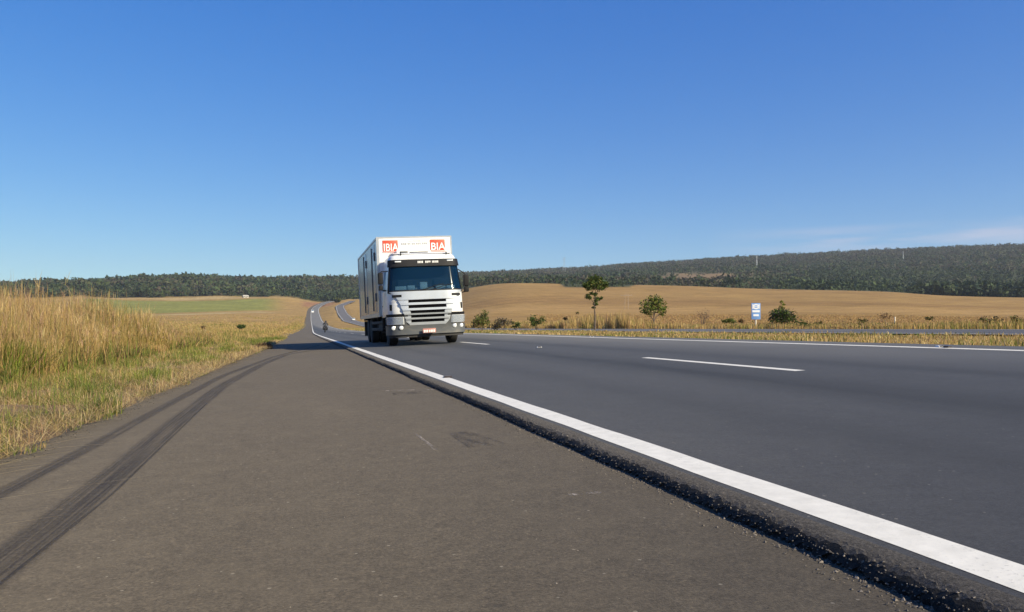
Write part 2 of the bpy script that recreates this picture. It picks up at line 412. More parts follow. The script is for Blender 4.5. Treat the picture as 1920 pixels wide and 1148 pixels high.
def wood_density(X, Y):
    r = np.hypot(X, Y); az = np.arctan2(X, Y); px = 960 + 1500 * np.tan(np.clip(az - YAW, -1.2, 1.2))
    edge = np.interp(px, [690, 760, 870, 1045, 1060, 1180, 1200, 2300], [1180, 910, 838, 822, 722, 748, 832, 842]) + 10 * (vnoise(X, Y, 22, 1) - .5)
    d = np.where(px < 690, r > 1190, r > edge).astype(float)
    clr = 1.25 * np.exp(-((px - 1300) / 90) ** 2) * np.exp(-((r - 1340) / 250) ** 2)
    return d * np.clip(1 - 1.25 * clr, 0.03, 1)

# ------------------------------------------------------------------ the ground sheet
azs = np.concatenate([np.arange(-180, -24, 3.0), np.arange(-24, 56, .25), np.arange(56, 180, 3.0)])
rs = [0.4]
while rs[-1] < 3000: rs.append(rs[-1] + max(.35, min(rs[-1] * .028, 22)))
rs += [3200, 3600, 4200, 4800, 5400]
rs = np.array(rs)
RR, AA = np.meshgrid(rs, np.radians(azs), indexing='ij')
GX = RR * np.sin(AA); GY = RR * np.cos(AA)
GZ = ground(GX, GY) + np.where(RR > 850, (vnoise(GX, GY, 45, 8) - .5) * np.clip((RR - 850) / 300, 0, 1) * 5, 0)
V = np.stack([GX, GY, GZ], -1).reshape(-1, 3)
F = grid_faces(len(rs), len(azs), True)[:, ::-1]
V = np.vstack([V, [[0, 0, float(GZ[0].mean())]]])
def ground_mat():
    m, t, b = newmat('land')
    a = t.nodes.new('ShaderNodeAttribute'); a.attribute_name = 'tint'
    v = objco(t)
    f1 = mrange(t, noise(t, v, .9, 6, .65), .3, .7, .72, 1.28)
    f2 = mrange(t, noise(t, objco(t, (.05, .16, .1)), 1.0, 5, .6), .3, .7, .78, 1.2)
    k = mathn(t, 'MULTIPLY', f1, f2)
    f3 = mrange(t, noise(t, objco(t, (.006, .045, .02)), 1.0, 6, .7), .35, .65, .88, 1.10)
    f4 = mrange(t, noise(t, objco(t, (.35, .03, .1)), 1.0, 3, .6), .35, .65, .92, 1.07)
    k = mathn(t, 'MULTIPLY', mathn(t, 'MULTIPLY', k, f3), f4)
    mul = t.nodes.new('ShaderNodeVectorMath'); mul.operation = 'SCALE'
    t.links.new(a.outputs['Color'], mul.inputs[0]); t.links.new(k, mul.inputs['Scale'])
    t.links.new(mul.outputs[0], b.inputs['Base Color']); b.inputs['Roughness'].default_value = .95; b.inputs['Specular IOR Level'].default_value = .1
    bump(t, b, noise(t, v, 1.6, 6, .7), .25, .8)
    return m
me = np_mesh('ground', V, F, True, np.vstack([cover(GX, GY).reshape(-1, 3), [[.2, .15, .08]]]))
tag(link_mesh('ground', me, ground_mat()), kind='structure')

# ------------------------------------------------------------------ roads
def strip(name, us, Ys, zf, mat, xf=Sx, lift=0.0):
    U, YY = np.meshgrid(us, Ys, indexing='ij')
    X = U + xf(YY); Z = zf(U, YY) + lift
    f = grid_faces(len(us), len(Ys))[:, ::-1]
    return tag(link_mesh(name, np_mesh(name, np.stack([X, YY, Z], -1).reshape(-1, 3), f, True), mat), kind='structure')
YF = np.concatenate([np.arange(-25, 60, 1.0), np.arange(60, 300, 4.0), np.arange(300, 1300, 10.0)])
EJ = 1.655                                     # the overlay's top edge
strip('road', np.array([EJ, 1.9, 3.5, 5.3, 7, 8.9, EDGE_R]), YF, road_z, M['lane'])
strip('road_shoulder', np.array([-2.1, -1.2, -.4, .4, 1.0, EJ + .06]), YF, should_z, M['shoulder'])
strip('opposite_road', np.array([-4.6, -2, 0, 2, 4.6]), YF, opp_z, M['far_lane'], Ox)
# rough broken edge of the thicker lane surface
ye = [-3.0]
while ye[-1] < 70: ye.append(ye[-1] + max(.012, min(1.0, .0035 * max(ye[-1], 0) ** 1.25 + .012)))
ye = np.array(ye); q = np.linspace(0, 1, 16)
wob = (vnoise(ye, ye * 0, .45, 4) - .5) * .042 + (vnoise(ye, ye * 0, 1.7, 14) - .5) * .03 + (vnoise(ye, ye * 0, .09, 6) - .5) * .018
EU, EZ = [], []
for t_ in q:
    t1 = min(t_ / .5, 1); t2 = max(0, (t_ - .5) / .5)
    EU.append(EJ + .012 - .082 * t1 - (.034 * np.sin(t2 * 2.2)) + wob * t_ * (.5 + .5 * t2))
    EZ.append(np.full_like(ye, .002 - .016 * t1 ** 1.6 - .050 * t2))
EU = np.array(EU); EZ = np.array(EZ); YE = np.broadcast_to(ye, EU.shape)
jit = (rng.random(EU.shape) - .5) * np.clip((q[:, None] - .25) * 2.2, 0, 1)
XE = Sx(YE) + EU + jit * .024
ZE = road_z(EJ, YE) + EZ + np.clip(jit * .022, -.012, .014)
ZE[-1] = should_z(EU[-1], ye) - .012
tag(link_mesh('road_edge', np_mesh('road_edge', np.stack([XE, YE, ZE], -1).reshape(-1, 3), grid_faces(16, len(ye))[:, ::-1], False, None, np.repeat((np.arange(15) > 7).astype(int), len(ye) - 1)), [M['edge'], M['edge_shade']]), kind='structure')
# painted lines, sheets 4 mm above the surface
YL = np.concatenate([np.arange(-5, 30, .25), np.arange(30, 80, 1.0), np.arange(80, 300, 4.0), np.arange(300, 1200, 10.0)])
def line(name, uc, w, Ys, zf=road_z, xf=Sx, lift=.0014):
    Ys = np.asarray(Ys); wl = w + .00012 * np.clip(Ys - 60, 0, 500)
    a = (vnoise(Ys, Ys * 0, .6, 9) - .5) * .012; b = (vnoise(Ys, Ys * 0, .5, 11) - .5) * .012
    lo = uc - wl / 2 + a; hi = uc + wl / 2 + b
    rows = [np.stack([u + xf(Ys), Ys, zf(u, Ys) + lift + .00006 * np.clip(Ys, 0, 900)], -1) for u in (lo, hi)]
    return tag(link_mesh(name, np_mesh(name, np.concatenate(rows), grid_faces(2, len(Ys))[:, ::-1], True), M['paint']), kind='structure')
line('road_edge_line', 1.79, .170, YL)
line('road_edge_line', 9.03, .17, YL)
for k in range(-1, 24):
    y0 = 7.7 + 15 * k
    line('road_lane_dash', 5.34, .13, np.linspace(y0, y0 + 4.1, 9))
line('road_edge_line', -3.75, .15, YL, opp_z, Ox)
line('road_edge_line', 3.75, .15, YL, opp_z, Ox)
for k in range(-1, 10):
    y0 = 4 + 15 * k
    line('road_lane_dash', 0, .13, np.linspace(y0, y0 + 4.1, 5), opp_z, Ox)
# rubber left on the shoulder by skidding tyres
def skid(pts, widths, lift):
    pts = np.array(pts, float); t_ = np.linspace(0, 1, 140)
    d = np.concatenate([[0], np.cumsum(np.hypot(*np.diff(pts, axis=0).T))]); dd = t_ * d[-1]
    x = np.interp(dd, d, pts[:, 0]); y = np.interp(dd, d, pts[:, 1]); w = np.interp(dd, d, widths)
    k = np.ones(9) / 9; x = np.convolve(np.pad(x, 4, mode='edge'), k, 'valid')
    rows = []
    for s_ in (-.5, .5):
        xx = x + s_ * w; rows.append(np.stack([xx, y, should_z(xx, y) + lift], -1))
    me = np_mesh('tyre_marks', np.concatenate(rows), grid_faces(2, 140)[:, ::-1], True)
    uvl = me.uv_layers.new(name='UVMap')
    vi = np.zeros(len(me.loops), np.int32); me.loops.foreach_get('vertex_index', vi)
    uu = np.where(vi < 140, 0., 1.); vv = dd[vi % 140]
    uvl.data.foreach_set('uv', np.stack([uu, vv], -1).astype(np.float32).ravel())
    return tag(link_mesh('tyre_marks', me, M['rubber_mark']), kind='structure')
skid([(-1.44, 2.0), (-1.41, 4.4), (-1.36, 6), (-1.34, 8.5), (-1.24, 14.3), (-.62, 23.5), (.2, 30), (.9, 36)], [.15, .15, .15, .15, .17, .18, .16, .12], .0016)
skid([(-.98, 1.5), (-.96, 2.9), (-.95, 4.5), (-.99, 6.7), (-1.02, 11.7), (-.75, 18.5), (-.33, 24.5), (.70, 29), (1.3, 34)], [.24, .24, .23, .23, .22, .22, .20, .16, .12], .0016)
skid([(-.90, 1.5), (-.885, 2.84), (-.85, 4.15), (-.885, 6.43), (-.93, 9)], [.022, .022, .022, .02, .015], .003)
# old scrape marks and a sealed patch on the shoulder
def patch_mat(name, col, a):
    m, t, b = newmat(name); v = objco(t)
    b.inputs['Base Color'].default_value = (*col, 1); b.inputs['Roughness'].default_value = .85
    t.links.new(mrange(t, noise(t, objco(t, (3, .8, 1)), 5, 6, .75), .42, .62, 0, a), b.inputs['Alpha']); return m
M['seal'] = patch_mat('sealed_patch', (.055, .047, .042), .38)
M['scrape'] = patch_mat('pale_scrape', (.34, .29, .24), .85)
def decal(name, quad, mat, lift=.0016):
    P = [(x, y, float(should_z(np.array(x), np.array(y))) + lift) for x, y in quad]
    return tag(link_mesh(name, np_mesh(name, P, [[0, 1, 2, 3]]), mat), kind='structure')
# loose stones
def stones(n, X, Y, size, z):
    o6 = np.array([(1, 0, 0), (0, 1, 0), (-1, 0, 0), (0, -1, 0), (0, 0, 1), (0, 0, -1)], float)
    f8 = np.array([(0, 1, 4), (1, 2, 4), (2, 3, 4), (3, 0, 4), (1, 0, 5), (2, 1, 5), (3, 2, 5), (0, 3, 5)])
    a = rng.random(n) * 6.283; c, s_ = np.cos(a), np.sin(a)
    P = o6[None] * (size[:, None, None] * (.6 + .7 * rng.random((n, 6, 1)))) * np.array([1, 1, .7])
    P = np.stack([P[..., 0] * c[:, None] - P[..., 1] * s_[:, None], P[..., 0] * s_[:, None] + P[..., 1] * c[:, None], P[..., 2]], -1) + np.stack([X, Y, z], -1)[:, None]
    F = (np.arange(n) * 6)[:, None, None] + f8[None]
    col = np.repeat(lerp_cols([(5, (.09, .075, .06)), (2, (.15, .125, .10)), (1, (.26, .22, .18)), (4, (.045, .04, .035))], n), 6, 0)
    return P.reshape(-1, 3), F.reshape(-1, 3), col
def lerp_cols(pal, n):
    c = np.array([p[1] for p in pal]); w = np.array([p[0] for p in pal], float); w /= w.sum()
    return c[rng.choice(len(pal), n, p=w)] * (1 + .28 * (rng.random((n, 1)) - .5))
n = 2200; Yg = 1.2 + 16 * rng.random(n) ** 1.6; ug_ = 1.555 - np.abs(rng.normal(0, .05, n)) + (vnoise(Yg, Yg * 0, .45, 4) - .5) * .03
gp = [stones(n, ug_ + Sx(Yg), Yg, .0025 + .006 * rng.random(n) ** 2.2, should_z(ug_, Yg) + .001)]
# aggregate held in the broken face
n = 9000; iy = np.clip((rng.random(n) ** 1.2 * np.searchsorted(ye, 12)).astype(int), np.searchsorted(ye, .9), len(ye) - 2); iq = np.clip(15 - np.abs(rng.normal(0, 4.2, n)).astype(int), 4, 15)
gp.append(stones(n, XE[iq, iy] - .001, ye[iy] + rng.normal(0, .006, n), .0016 + .0042 * rng.random(n) ** 1.8, ZE[iq, iy] + .003 * (iq > 14)))
n = 1500; Yg = 1.6 + 14 * rng.random(n) ** 1.5; ug_ = -1.75 + 3.3 * rng.random(n)
gp.append(stones(n, ug_ + Sx(Yg), Yg, .0015 + .003 * rng.random(n) ** 3, should_z(ug_, Yg) + .0005))
n = 1500; Yg = 3 + 24 * rng.random(n) ** 1.6; ug_ = ug(Yg) + .16 - np.abs(rng.normal(0, .14, n)) + (vnoise(Yg, Yg * 0, .5, 21) - .5) * .2
gp.append(stones(n, ug_ + Sx(Yg), Yg, .002 + .007 * rng.random(n) ** 2.5, should_z(ug_, Yg) + .004))
def gravel_mat():
    m, t, b = newmat('gravel'); a = t.nodes.new('ShaderNodeAttribute'); a.attribute_name = 'tint'
    t.links.new(mixc(t, .35, a.outputs['Color'], ramp(t, noise(t, objco(t), 300, 3), [(.3, (.05, .045, .04)), (.7, (.28, .24, .20))])), b.inputs['Base Color']); b.inputs['Roughness'].default_value = .9; return m
Vg = np.concatenate([p[0] for p in gp]); off_ = np.cumsum([0] + [len(p[0]) for p in gp[:-1]])
tag(link_mesh('loose_gravel', np_mesh('loose_gravel', Vg, np.concatenate([p[1] + o_ for p, o_ in zip(gp, off_)]), False, np.concatenate([p[2] for p in gp])), gravel_mat()), 'loose grit along the broken edge of the lane and over the shoulder', 'gravel', kind='stuff')
decal('road_patch', [(1.0, 4.78), (1.26, 4.80), (1.16, 5.5), (1.0, 5.5)], M['seal'])
decal('road_patch', [(.79, 4.8), (.82, 4.8), (.80, 5.6), (.78, 5.6)], M['scrape'])
decal('road_patch', [(.95, 9.36), (1.56, 9.12), (1.57, 9.22), (.96, 9.46)], M['scrape'])
decal('road_patch', [(1.0, 8.75), (1.30, 8.75), (1.35, 9.05), (1.02, 9.05)], M['seal'])
decal('road_patch', [(1.13, 3.28), (1.30, 3.27), (1.30, 3.31), (1.13, 3.32)], M['scrape'])
# the strip of verge beside the shoulder
vy = np.concatenate([np.arange(-2, 24, .12), np.arange(24, 70, .4)]); vq = np.concatenate([np.linspace(0, .5, 10), np.linspace(.6, 6.5, 24)])
VQ, VY = np.meshgrid(vq, vy, indexing='ij')
eg = (vnoise(VY, VY * 0, .5, 21) - .5) * .16 + (vnoise(VY, VY * 0, .13, 22) - .5) * .07
VU = ug(VY) + eg * np.exp(-VQ) - VQ
VX = VU + Sx(VY)
VZ = should_z(np.maximum(VU, -2.4), VY) + np.where(VQ < .02, -.02, 0) + sm(VQ / .25) * .035 + (vnoise(VX, VY, .22, 23) - .5) * .05 * sm(VQ / .3) + (vnoise(VX, VY, .9, 24) - .4) * .12 * sm(VQ / 1.0)
VZ -= sm((VQ - 5.2) / 1.3) * .14
def verge_mat():
    m, t, b = newmat('verge_soil'); v = objco(t)
    c = ramp(t, noise(t, v, 3.5, 6, .7), [(.28, (.10, .062, .036)), (.5, (.24, .145, .07)), (.7, (.36, .25, .12))])
    c = mixc(t, mrange(t, noise(t, v, 1.1, 4), .5, .65, 0, .6), c, (.13, .14, .04))
    t.links.new(c, b.inputs['Base Color']); b.inputs['Roughness'].default_value = .95
    bump(t, b, noise(t, v, 22, 6, .75), .05, 1.0); return m
tag(link_mesh('verge', np_mesh('verge', np.stack([VX, VY, VZ], -1).reshape(-1, 3), grid_faces(len(vq), len(vy)), True), verge_mat()), kind='structure')
def verge_z(X, Y):
    u = X - Sx(Y)
    return should_z(np.maximum(u, -2.4), Y) + .02

# ------------------------------------------------------------------ grass
def lerp_cols(pal, n):
    """one colour per blade from a palette with weights"""
    c = np.array([p[1] for p in pal]); w = np.array([p[0] for p in pal], float); w /= w.sum()
    k = rng.choice(len(pal), n, p=w)
    return c[k] * (1 + .28 * (rng.random((n, 1)) - .5)) * (1 + .10 * (rng.random((n, 3)) - .5))
def blades(base, h, w, col, lean=.35, curl=.5, seed=None):
    """base (n,3), height and width per blade -> quad strips of 3 rows, each bending its own way"""
    n = len(base); a = rng.random(n) * 6.2832; d = np.stack([np.cos(a), np.sin(a), np.zeros(n)], -1)
    a2 = a + 1.5708 + (rng.random(n) - .5); s = np.stack([np.cos(a2), np.sin(a2), np.zeros(n)], -1)
    le = np.abs(rng.normal(0, 1, n)) * lean
    rows = []
    for f, wf in ((0, 1.0), (.55, .85), (1.0, .18)):
        off = d * (h * le * (f * (1 - curl) + curl * f * f))[:, None]
        p = base + off; p[:, 2] += h * f * (1 - .25 * np.clip(le, 0, 1.5) * f)
        sw = s * (w * wf / 2)[:, None]
        rows += [p - sw, p + sw]
    V = np.stack(rows, 1)                       # n,6,3
    q = np.array([[0, 1, 3, 2], [2, 3, 5, 4]])
    F = (np.arange(n) * 6)[:, None, None] + q[None]
    C = np.repeat(col[:, None, :], 6, 1)
    return V.reshape(-1, 3), F.reshape(-1, 4), C.reshape(-1, 3)
def plumes(base, h, col, w):
    """seed heads: a few thin blades round the tip of a stem"""
    n = len(base); k = 4
    b = np.repeat(base, k, 0); b[:, 2] += np.repeat(h, k) * (.62 + .3 * rng.random(n * k)); b[:, :2] += rng.normal(0, .025, (n * k, 2))
    return blades(b, np.repeat(h, k) * (.10 + .12 * rng.random(n * k)), np.repeat(w, k), np.repeat(col, k, 0) * (.9 + .3 * rng.random((n * k, 1))), .5, .6)
def join(parts):
    V, F, C, o = [], [], [], 0
    for v, f, c in parts: V.append(v); F.append(f + o); C.append(c); o += len(v)
    return np.concatenate(V), np.concatenate(F), np.concatenate(C)
def stuff(name, parts, mat, label, cat):
    V, F, C = join(parts)
    return tag(link_mesh(name, np_mesh(name, V, F, False, C), mat), label, cat, kind='stuff')
STRAW = (.48, .345, .135); TAN = (.41, .275, .105); RUST = (.37, .23, .13); OLIVE = (.22, .215, .055); GREEN = (.125, .175, .038); PALE = (.56, .43, .22); LIME = (.205, .25, .04); DRYB = (.20, .12, .06)

# short mown verge, green tufts in straw
n = 170000
Y = 2.5 + 68 * rng.random(n) ** 1.9; q_ = rng.random(n) ** 1.15 * 5.2
X = Sx(Y) + ug(Y) + .10 - q_ + (vnoise(Y, Y * 0, .5, 21) - .5) * .25
dens = vnoise(X, Y, .55, 31) * .65 + vnoise(X, Y, .16, 32) * .35
keep = (dens > .30 + .28 * np.exp(-q_ * 4)) ; X, Y, q_, dens = X[keep], Y[keep], q_[keep], dens[keep]; n = len(X)
gmask = vnoise(X, Y, .8, 33)
col = np.where((gmask > .42)[:, None] & (rng.random((n, 1)) < .75), lerp_cols([(4, GREEN), (5, OLIVE), (4, LIME), (2, STRAW)], n), lerp_cols([(5, STRAW), (4, TAN), (2, PALE), (2, OLIVE), (2, RUST), (1, DRYB)], n))
h = (.03 + .13 * rng.random(n) ** 1.6 * (dens + .35) + .10 * (gmask > .6) * rng.random(n)) * (1 + .35 * np.clip(q_ - 1.5, 0, 2))
w = (.0028 + .003 * rng.random(n)) * np.clip(Y / 9, 1, 4.5); h *= .45 + .4 * sm(q_ / 1.3)
vb = [blades(np.stack([X, Y, verge_z(X, Y)], -1), h, w, col, .75, .6)]
# flattened straw lying on the soil
n = 42000
Y = 2.5 + 45 * rng.random(n) ** 1.8; X = Sx(Y) + ug(Y) + .12 - rng.random(n) ** 1.4 * 4.0
vb.append(blades(np.stack([X, Y, verge_z(X, Y) + .02 + .03 * rng.random(n)], -1), (.05 + .12 * rng.random(n)), (.0022 + .0022 * rng.random(n)) * np.clip(Y / 9, 1, 4), lerp_cols([(5, PALE), (5, STRAW), (3, RUST)], n), 2.6, .3))
k = 420; cy = 3 + 55 * rng.random(k) ** 1.7; cq = .22 + 4.2 * rng.random(k) ** 1.1
m_ = rng.integers(50, 150, k); yy = np.repeat(cy, m_); qq = np.repeat(cq, m_); n = len(yy); sz = np.repeat(.05 + .12 * rng.random(k) ** 1.5, m_)
X = Sx(yy) + ug(yy) - qq + rng.normal(0, 1, n) * sz; Y = yy + rng.normal(0, 1, n) * sz
hh = sz * (.7 + 1.3 * rng.random(n)) + .03
kind_ = np.repeat(rng.random(k), m_)
col = np.where((kind_ < .6)[:, None], lerp_cols([(5, GREEN), (4, LIME), (3, OLIVE)], n), lerp_cols([(5, OLIVE), (3, LIME), (4, STRAW)], n))
vb.append(blades(np.stack([X, Y, verge_z(X, Y)], -1), hh, (.003 + .003 * rng.random(n)) * np.clip(Y / 9, 1, 4.5), col, .6, .6))
stuff('verge_grass', vb, M['grass'], 'short patchy green and straw grass along the shoulder edge', 'grass')

# tall dry grass on the left
parts = []
n = 120000
Y = 10.5 + 34 * rng.random(n) ** 1.2; q_ = rng.random(n) ** 1.1 * 13
X = -4.15 - q_ + (vnoise(Y, Y * 0, 1.6, 41) - .5) * 1.5
cl = vnoise(X, Y, 1.5, 42) * .6 + vnoise(X, Y, .5, 43) * .4
keep = cl > .30 + .22 * sm((Y - 33) / 8); X, Y, q_, cl = X[keep], Y[keep], q_[keep], cl[keep]; n = len(X)
far = sm((Y - 31) / 6)
h = (.50 + 1.55 * cl + .25 * rng.random(n)) * (1 - .50 * far) * np.clip(.45 + q_ * .6, .45, 1) * (.72 + .38 * rng.random(n))
tall = rng.random(n) < .07; h = np.where(tall, h * 1.22, h)
hue = vnoise(X, Y, 2.2, 44)
col = np.where((hue > .52)[:, None], lerp_cols([(4, OLIVE), (4, STRAW), (4, TAN), (1, GREEN)], n), lerp_cols([(5, TAN), (4, RUST), (3, STRAW), (1, OLIVE), (1, DRYB)], n))
base = np.stack([X, Y, ground(X, Y, False) - .02], -1)
w = (.0035 + .004 * rng.random(n)) * np.clip(Y / 13, 1, 3)
parts.append(blades(base, h, w, col, .24, .8))
pk = rng.random(n) < .30
parts.append(plumes(base[pk], h[pk], lerp_cols([(4, STRAW), (4, PALE), (3, TAN), (4, (.46, .29, .19))], pk.sum()), w[pk] * .8))
# leafy undergrowth between the stems
n = 34000
Y = 9.5 + 32 * rng.random(n) ** 1.3; X = -3.75 - rng.random(n) ** 1.3 * 9
cl = vnoise(X, Y, 1.1, 46)
keep = cl > .33; X, Y, cl = X[keep], Y[keep], cl[keep]; n = len(X)
parts.append(blades(np.stack([X, Y, ground(X, Y, False) - .02], -1), .2 + .45 * rng.random(n) * (cl + .3), (.007 + .008 * rng.random(n)) * np.clip(Y / 13, 1, 3), lerp_cols([(6, OLIVE), (4, GREEN), (2, LIME), (3, TAN), (2, RUST), (2, DRYB)], n), .6, .6))
stuff('tall_grass', parts, M['grass'], 'tall tan dry grass with feathery tops left of the shoulder', 'grass')

# rough scrub grass running back to the field
n = 240000
az = np.radians(-21 + 21.5 * rng.random(n)); r = 26 + 660 * rng.random(n) ** 2.1
X, Y = r * np.sin(az), r * np.cos(az); u = X - Sx(Y)
cl = vnoise(X, Y, 4.5, 51) * .6 + vnoise(X, Y, 1.4, 52) * .4
keep = (u < ug(Y) - .1) & (cl > .32 + .25 * sm((r - 300) / 300)) & ((u < -4.0) | (Y > 40)); X, Y, r, cl, u = X[keep], Y[keep], r[keep], cl[keep], u[keep]; n = len(X)
hue = vnoise(X, Y, 9, 53) + .22 * np.exp(-((u + 5.5) / 2.5) ** 2)
col = np.where((hue > .55)[:, None], lerp_cols([(5, OLIVE), (4, STRAW), (1, GREEN), (3, TAN)], n), lerp_cols([(6, STRAW), (5, TAN), (2, RUST), (1, OLIVE), (1, PALE)], n))
h = (.22 + .75 * cl * rng.random(n)) * np.clip((-.2 - u + ug(Y)) / 3, .25, 1)
scrub = [blades(np.stack([X, Y, ground(X, Y, False) - .03], -1), h, (.010 + .008 * rng.random(n)) * np.clip(r / 26, 1, 14), col, .3, .6)]
stuff('scrub_grass', scrub, M['grass'], 'straw coloured scrub grass reaching back to the green field', 'grass')

# the median
n = 120000
Y = -2 + 260 * rng.random(n) ** 1.8; tt = rng.random(n)
lo = Sx(Y) + EDGE_R + .05; hi = Ox(Y) - 4.75
X = lo + (hi - lo) * tt
cl = vnoise(X, Y, 2.2, 61) * .55 + vnoise(X, Y, .6, 62) * .45
keep = cl > .30; X, Y, cl, tt = X[keep], Y[keep], cl[keep], tt[keep]; n = len(X)
hue = vnoise(X, Y, 3.5, 63)
col = np.where((hue > .46)[:, None], lerp_cols([(4, OLIVE), (3, STRAW), (2, GREEN), (2, PALE)], n), lerp_cols([(5, STRAW), (3, TAN), (3, PALE), (2, OLIVE), (1, RUST)], n))
r = np.hypot(X, Y)
h = (.05 + .20 * cl * rng.random(n)) * (1 + 1.5 * sm((Y - 52) / 30) * sm((.9 - tt) * 2) * sm(tt * 4))
stuff('median_grass', [blades(np.stack([X, Y, ground(X, Y, False) - .02], -1), h, (.007 + .006 * rng.random(n)) * np.clip(r / 12, 1, 8), col, .6, .6)], M['grass'], 'low straw and olive grass on the strip between the two roads', 'grass')

# beyond the opposite road
parts = []
n = 110000
Y = 8 + 190 * rng.random(n) ** 1.35; q_ = rng.random(n) ** 1.4 * 24
X = Ox(Y) + 5.2 + q_
r = np.hypot(X, Y); px = 960 + 1500 * np.tan(np.arctan2(X, Y) - YAW)
cl = vnoise(X, Y, 3.6, 71) * .6 + vnoise(X, Y, 1.1, 72) * .4
keep = cl > .34 + .02 * q_ * (q_ > 8) * .5; X, Y, r, px, cl, q_ = X[keep], Y[keep], r[keep], px[keep], cl[keep], q_[keep]; n = len(X)
big = np.exp(-((px - 1130) / 85) ** 2) + .45 * np.exp(-((px - 930) / 60) ** 2)
h = (.20 + .55 * cl * rng.random(n)) * (1 + 3.3 * big * sm((cl - .38) / .2)) * np.clip(1.2 - q_ / 22, .35, 1)
hue = vnoise(X, Y, 7, 73)
col = np.where((hue > .6)[:, None], lerp_cols([(4, OLIVE), (4, STRAW), (2, TAN)], n), lerp_cols([(6, STRAW), (5, TAN), (2, RUST), (1, OLIVE), (1, PALE)], n))
base = np.stack([X, Y, ground(X, Y, False) - .03], -1)
wd = (.012 + .010 * rng.random(n)) * np.clip(r / 26, 1, 6)
parts.append(blades(base, h, wd, col, .22, .7))
stuff('roadside_grass', parts, M['grass'], 'clumps of dry grass behind the opposite road', 'grass')
# stubble in the tan field
n = 90000
az = np.radians(16.5 + 34 * rng.random(n)); r = 62 + 260 * rng.random(n) ** 1.5
X, Y = r * np.sin(az), r * np.cos(az); keep = X - Ox(Y) > 12; X, Y, r = X[keep], Y[keep], r[keep]; n = len(X)
stuff('field_stubble', [blades(np.stack([X, Y, ground(X, Y, False) - .03], -1), .12 + .22 * rng.random(n), .02 * np.clip(r / 26, 1, 10), lerp_cols([(5, TAN), (4, (.38, .225, .09)), (2, RUST), (1, STRAW)], n), .5, .5)], M['grass'], 'tan stubble covering the sloping field on the right', 'crop field')

# ------------------------------------------------------------------ foliage builders
def leaf_quads(P, size, col):
    """a small quad at each point, turned any way"""
    n = len(P); a = rng.normal(size=(n, 3)); a /= np.linalg.norm(a, axis=1, keepdims=True)
    b = np.cross(a, rng.normal(size=(n, 3))); b /= np.linalg.norm(b, axis=1, keepdims=True)
    size = np.broadcast_to(size, (n,)) * (.6 + .8 * rng.random(n))
    A = a * size[:, None]; B = b * size[:, None] * .55
    V = np.stack([P - A, P + B * .9 + A * .1, P + A, P - B * .9 - A * .1], 1)
    return V.reshape(-1, 3), np.arange(n * 4).reshape(n, 4), np.repeat(col, 4, 0)
def clump_points(cs, rads, per):
    """points in a shell-weighted ball at each clump centre"""
    out = []
    for c, rd, k in zip(cs, rads, per):
        d = rng.normal(size=(k, 3)); d /= np.linalg.norm(d, axis=1, keepdims=True)
        out.append(np.array(c) + d * (rd * (.15 + 1.15 * rng.random((k, 1)) ** .8)) * np.array([1, 1, .78]))
    return np.concatenate(out)
def woody(name, x, y, label, cat, limbs, clumps, leaf, cols, trunk_r, group=None, per=60, names=('trunk', 'crown'), leaf_mat=None, dense=2.6):
    """a plant: limbs are lists of points from the ground up, clumps are (x, y, z, radius) about the base"""
    z = gz(x, y) - .05
    root = empty(name, (x, y, z), label, cat, group)
    g = Geo()
    for k, lm in enumerate(limbs):
        rr = trunk_r if k == 0 else trunk_r * .5
        g.tube(lm, [rr * (1 - .75 * i / max(1, len(lm) - 1)) for i in range(len(lm))], 7)
    g.done(names[0], M['bark'], root)
    if clumps:
        P = clump_points([c[:3] for c in clumps], [c[3] for c in clumps], [max(14, int(dense * per * (c[3] / .5) ** 1.6)) for c in clumps])
        V, F, C = leaf_quads(P, leaf, lerp_cols(cols, len(P)))
        link_mesh(names[1], np_mesh(names[1], V, F, False, C), leaf_mat or M['leaf'], root)
    return root
def at(px, dist):
    a = YAW + math.atan((px - 960) / 1500.0)
    return dist * math.sin(a), dist * math.cos(a)
DK = (.040, .066, .016); MD = (.080, .118, .024); OL = (.125, .125, .034); YG = (.19, .21, .035); BR = (.12, .085, .045); GB = (.11, .095, .075); RB = (.16, .09, .045)

# the tall slender savanna tree
x, y = at(1115, 76)
TC = [(-.70, 0, 4.3, .34), (-.3, .2, 4.75, .38), (.1, 0, 4.95, .36), (.52, .2, 4.8, .36), (.9, 0, 4.45, .38)]
woody('savanna_tree', x, y, 'tall slender tree with a dark rounded crown on a bare trunk, above the dry grass', 'tree',
      [[(0, 0, 0), (.05, 0, 1.3), (-.05, 0, 2.4), (.10, 0, 3.3), (.12, 0, 4.2)], [(-.03, 0, 2.5), (-.35, 0, 2.95), (-.65, .1, 3.15)], [(.0, 0, 2.2), (.3, 0, 2.7), (.55, .1, 3.0)],
       [(.08, 0, 3.2), (-.3, 0, 3.8), (-.5, 0, 4.3)], [(.1, 0, 3.4), (.5, .1, 3.9), (.8, 0, 4.3)]],
      [*TC, (-.95, .1, 4.25, .28), (1.15, 0, 4.2, .26), (.25, -.3, 4.3, .42), (-.1, 0, 4.1, .36), (-.62, .1, 3.98, .3), (-.85, 0, 4.2, .22), (.9, .1, 4.08, .3), (.55, 0, 3.95, .26), (1.02, 0, 4.4, .2), (-.3, -.1, 4.5, .3),
       (-.75, .05, 3.15, .22), (-.5, 0, 3.05, .2), (-.62, .1, 3.3, .15), (.45, .05, 2.95, .2), (.68, 0, 3.05, .15), (.12, 0, 2.75, .18), (.05, 0, 3.4, .22), (.1, .0, 2.45, .2), (-.1, 0, 2.15, .16), (.2, .1, 3.0, .22), (-.35, 0, 3.45, .2)],
      .10, [(4, DK), (4, MD), (3, OL)], .085, per=90)
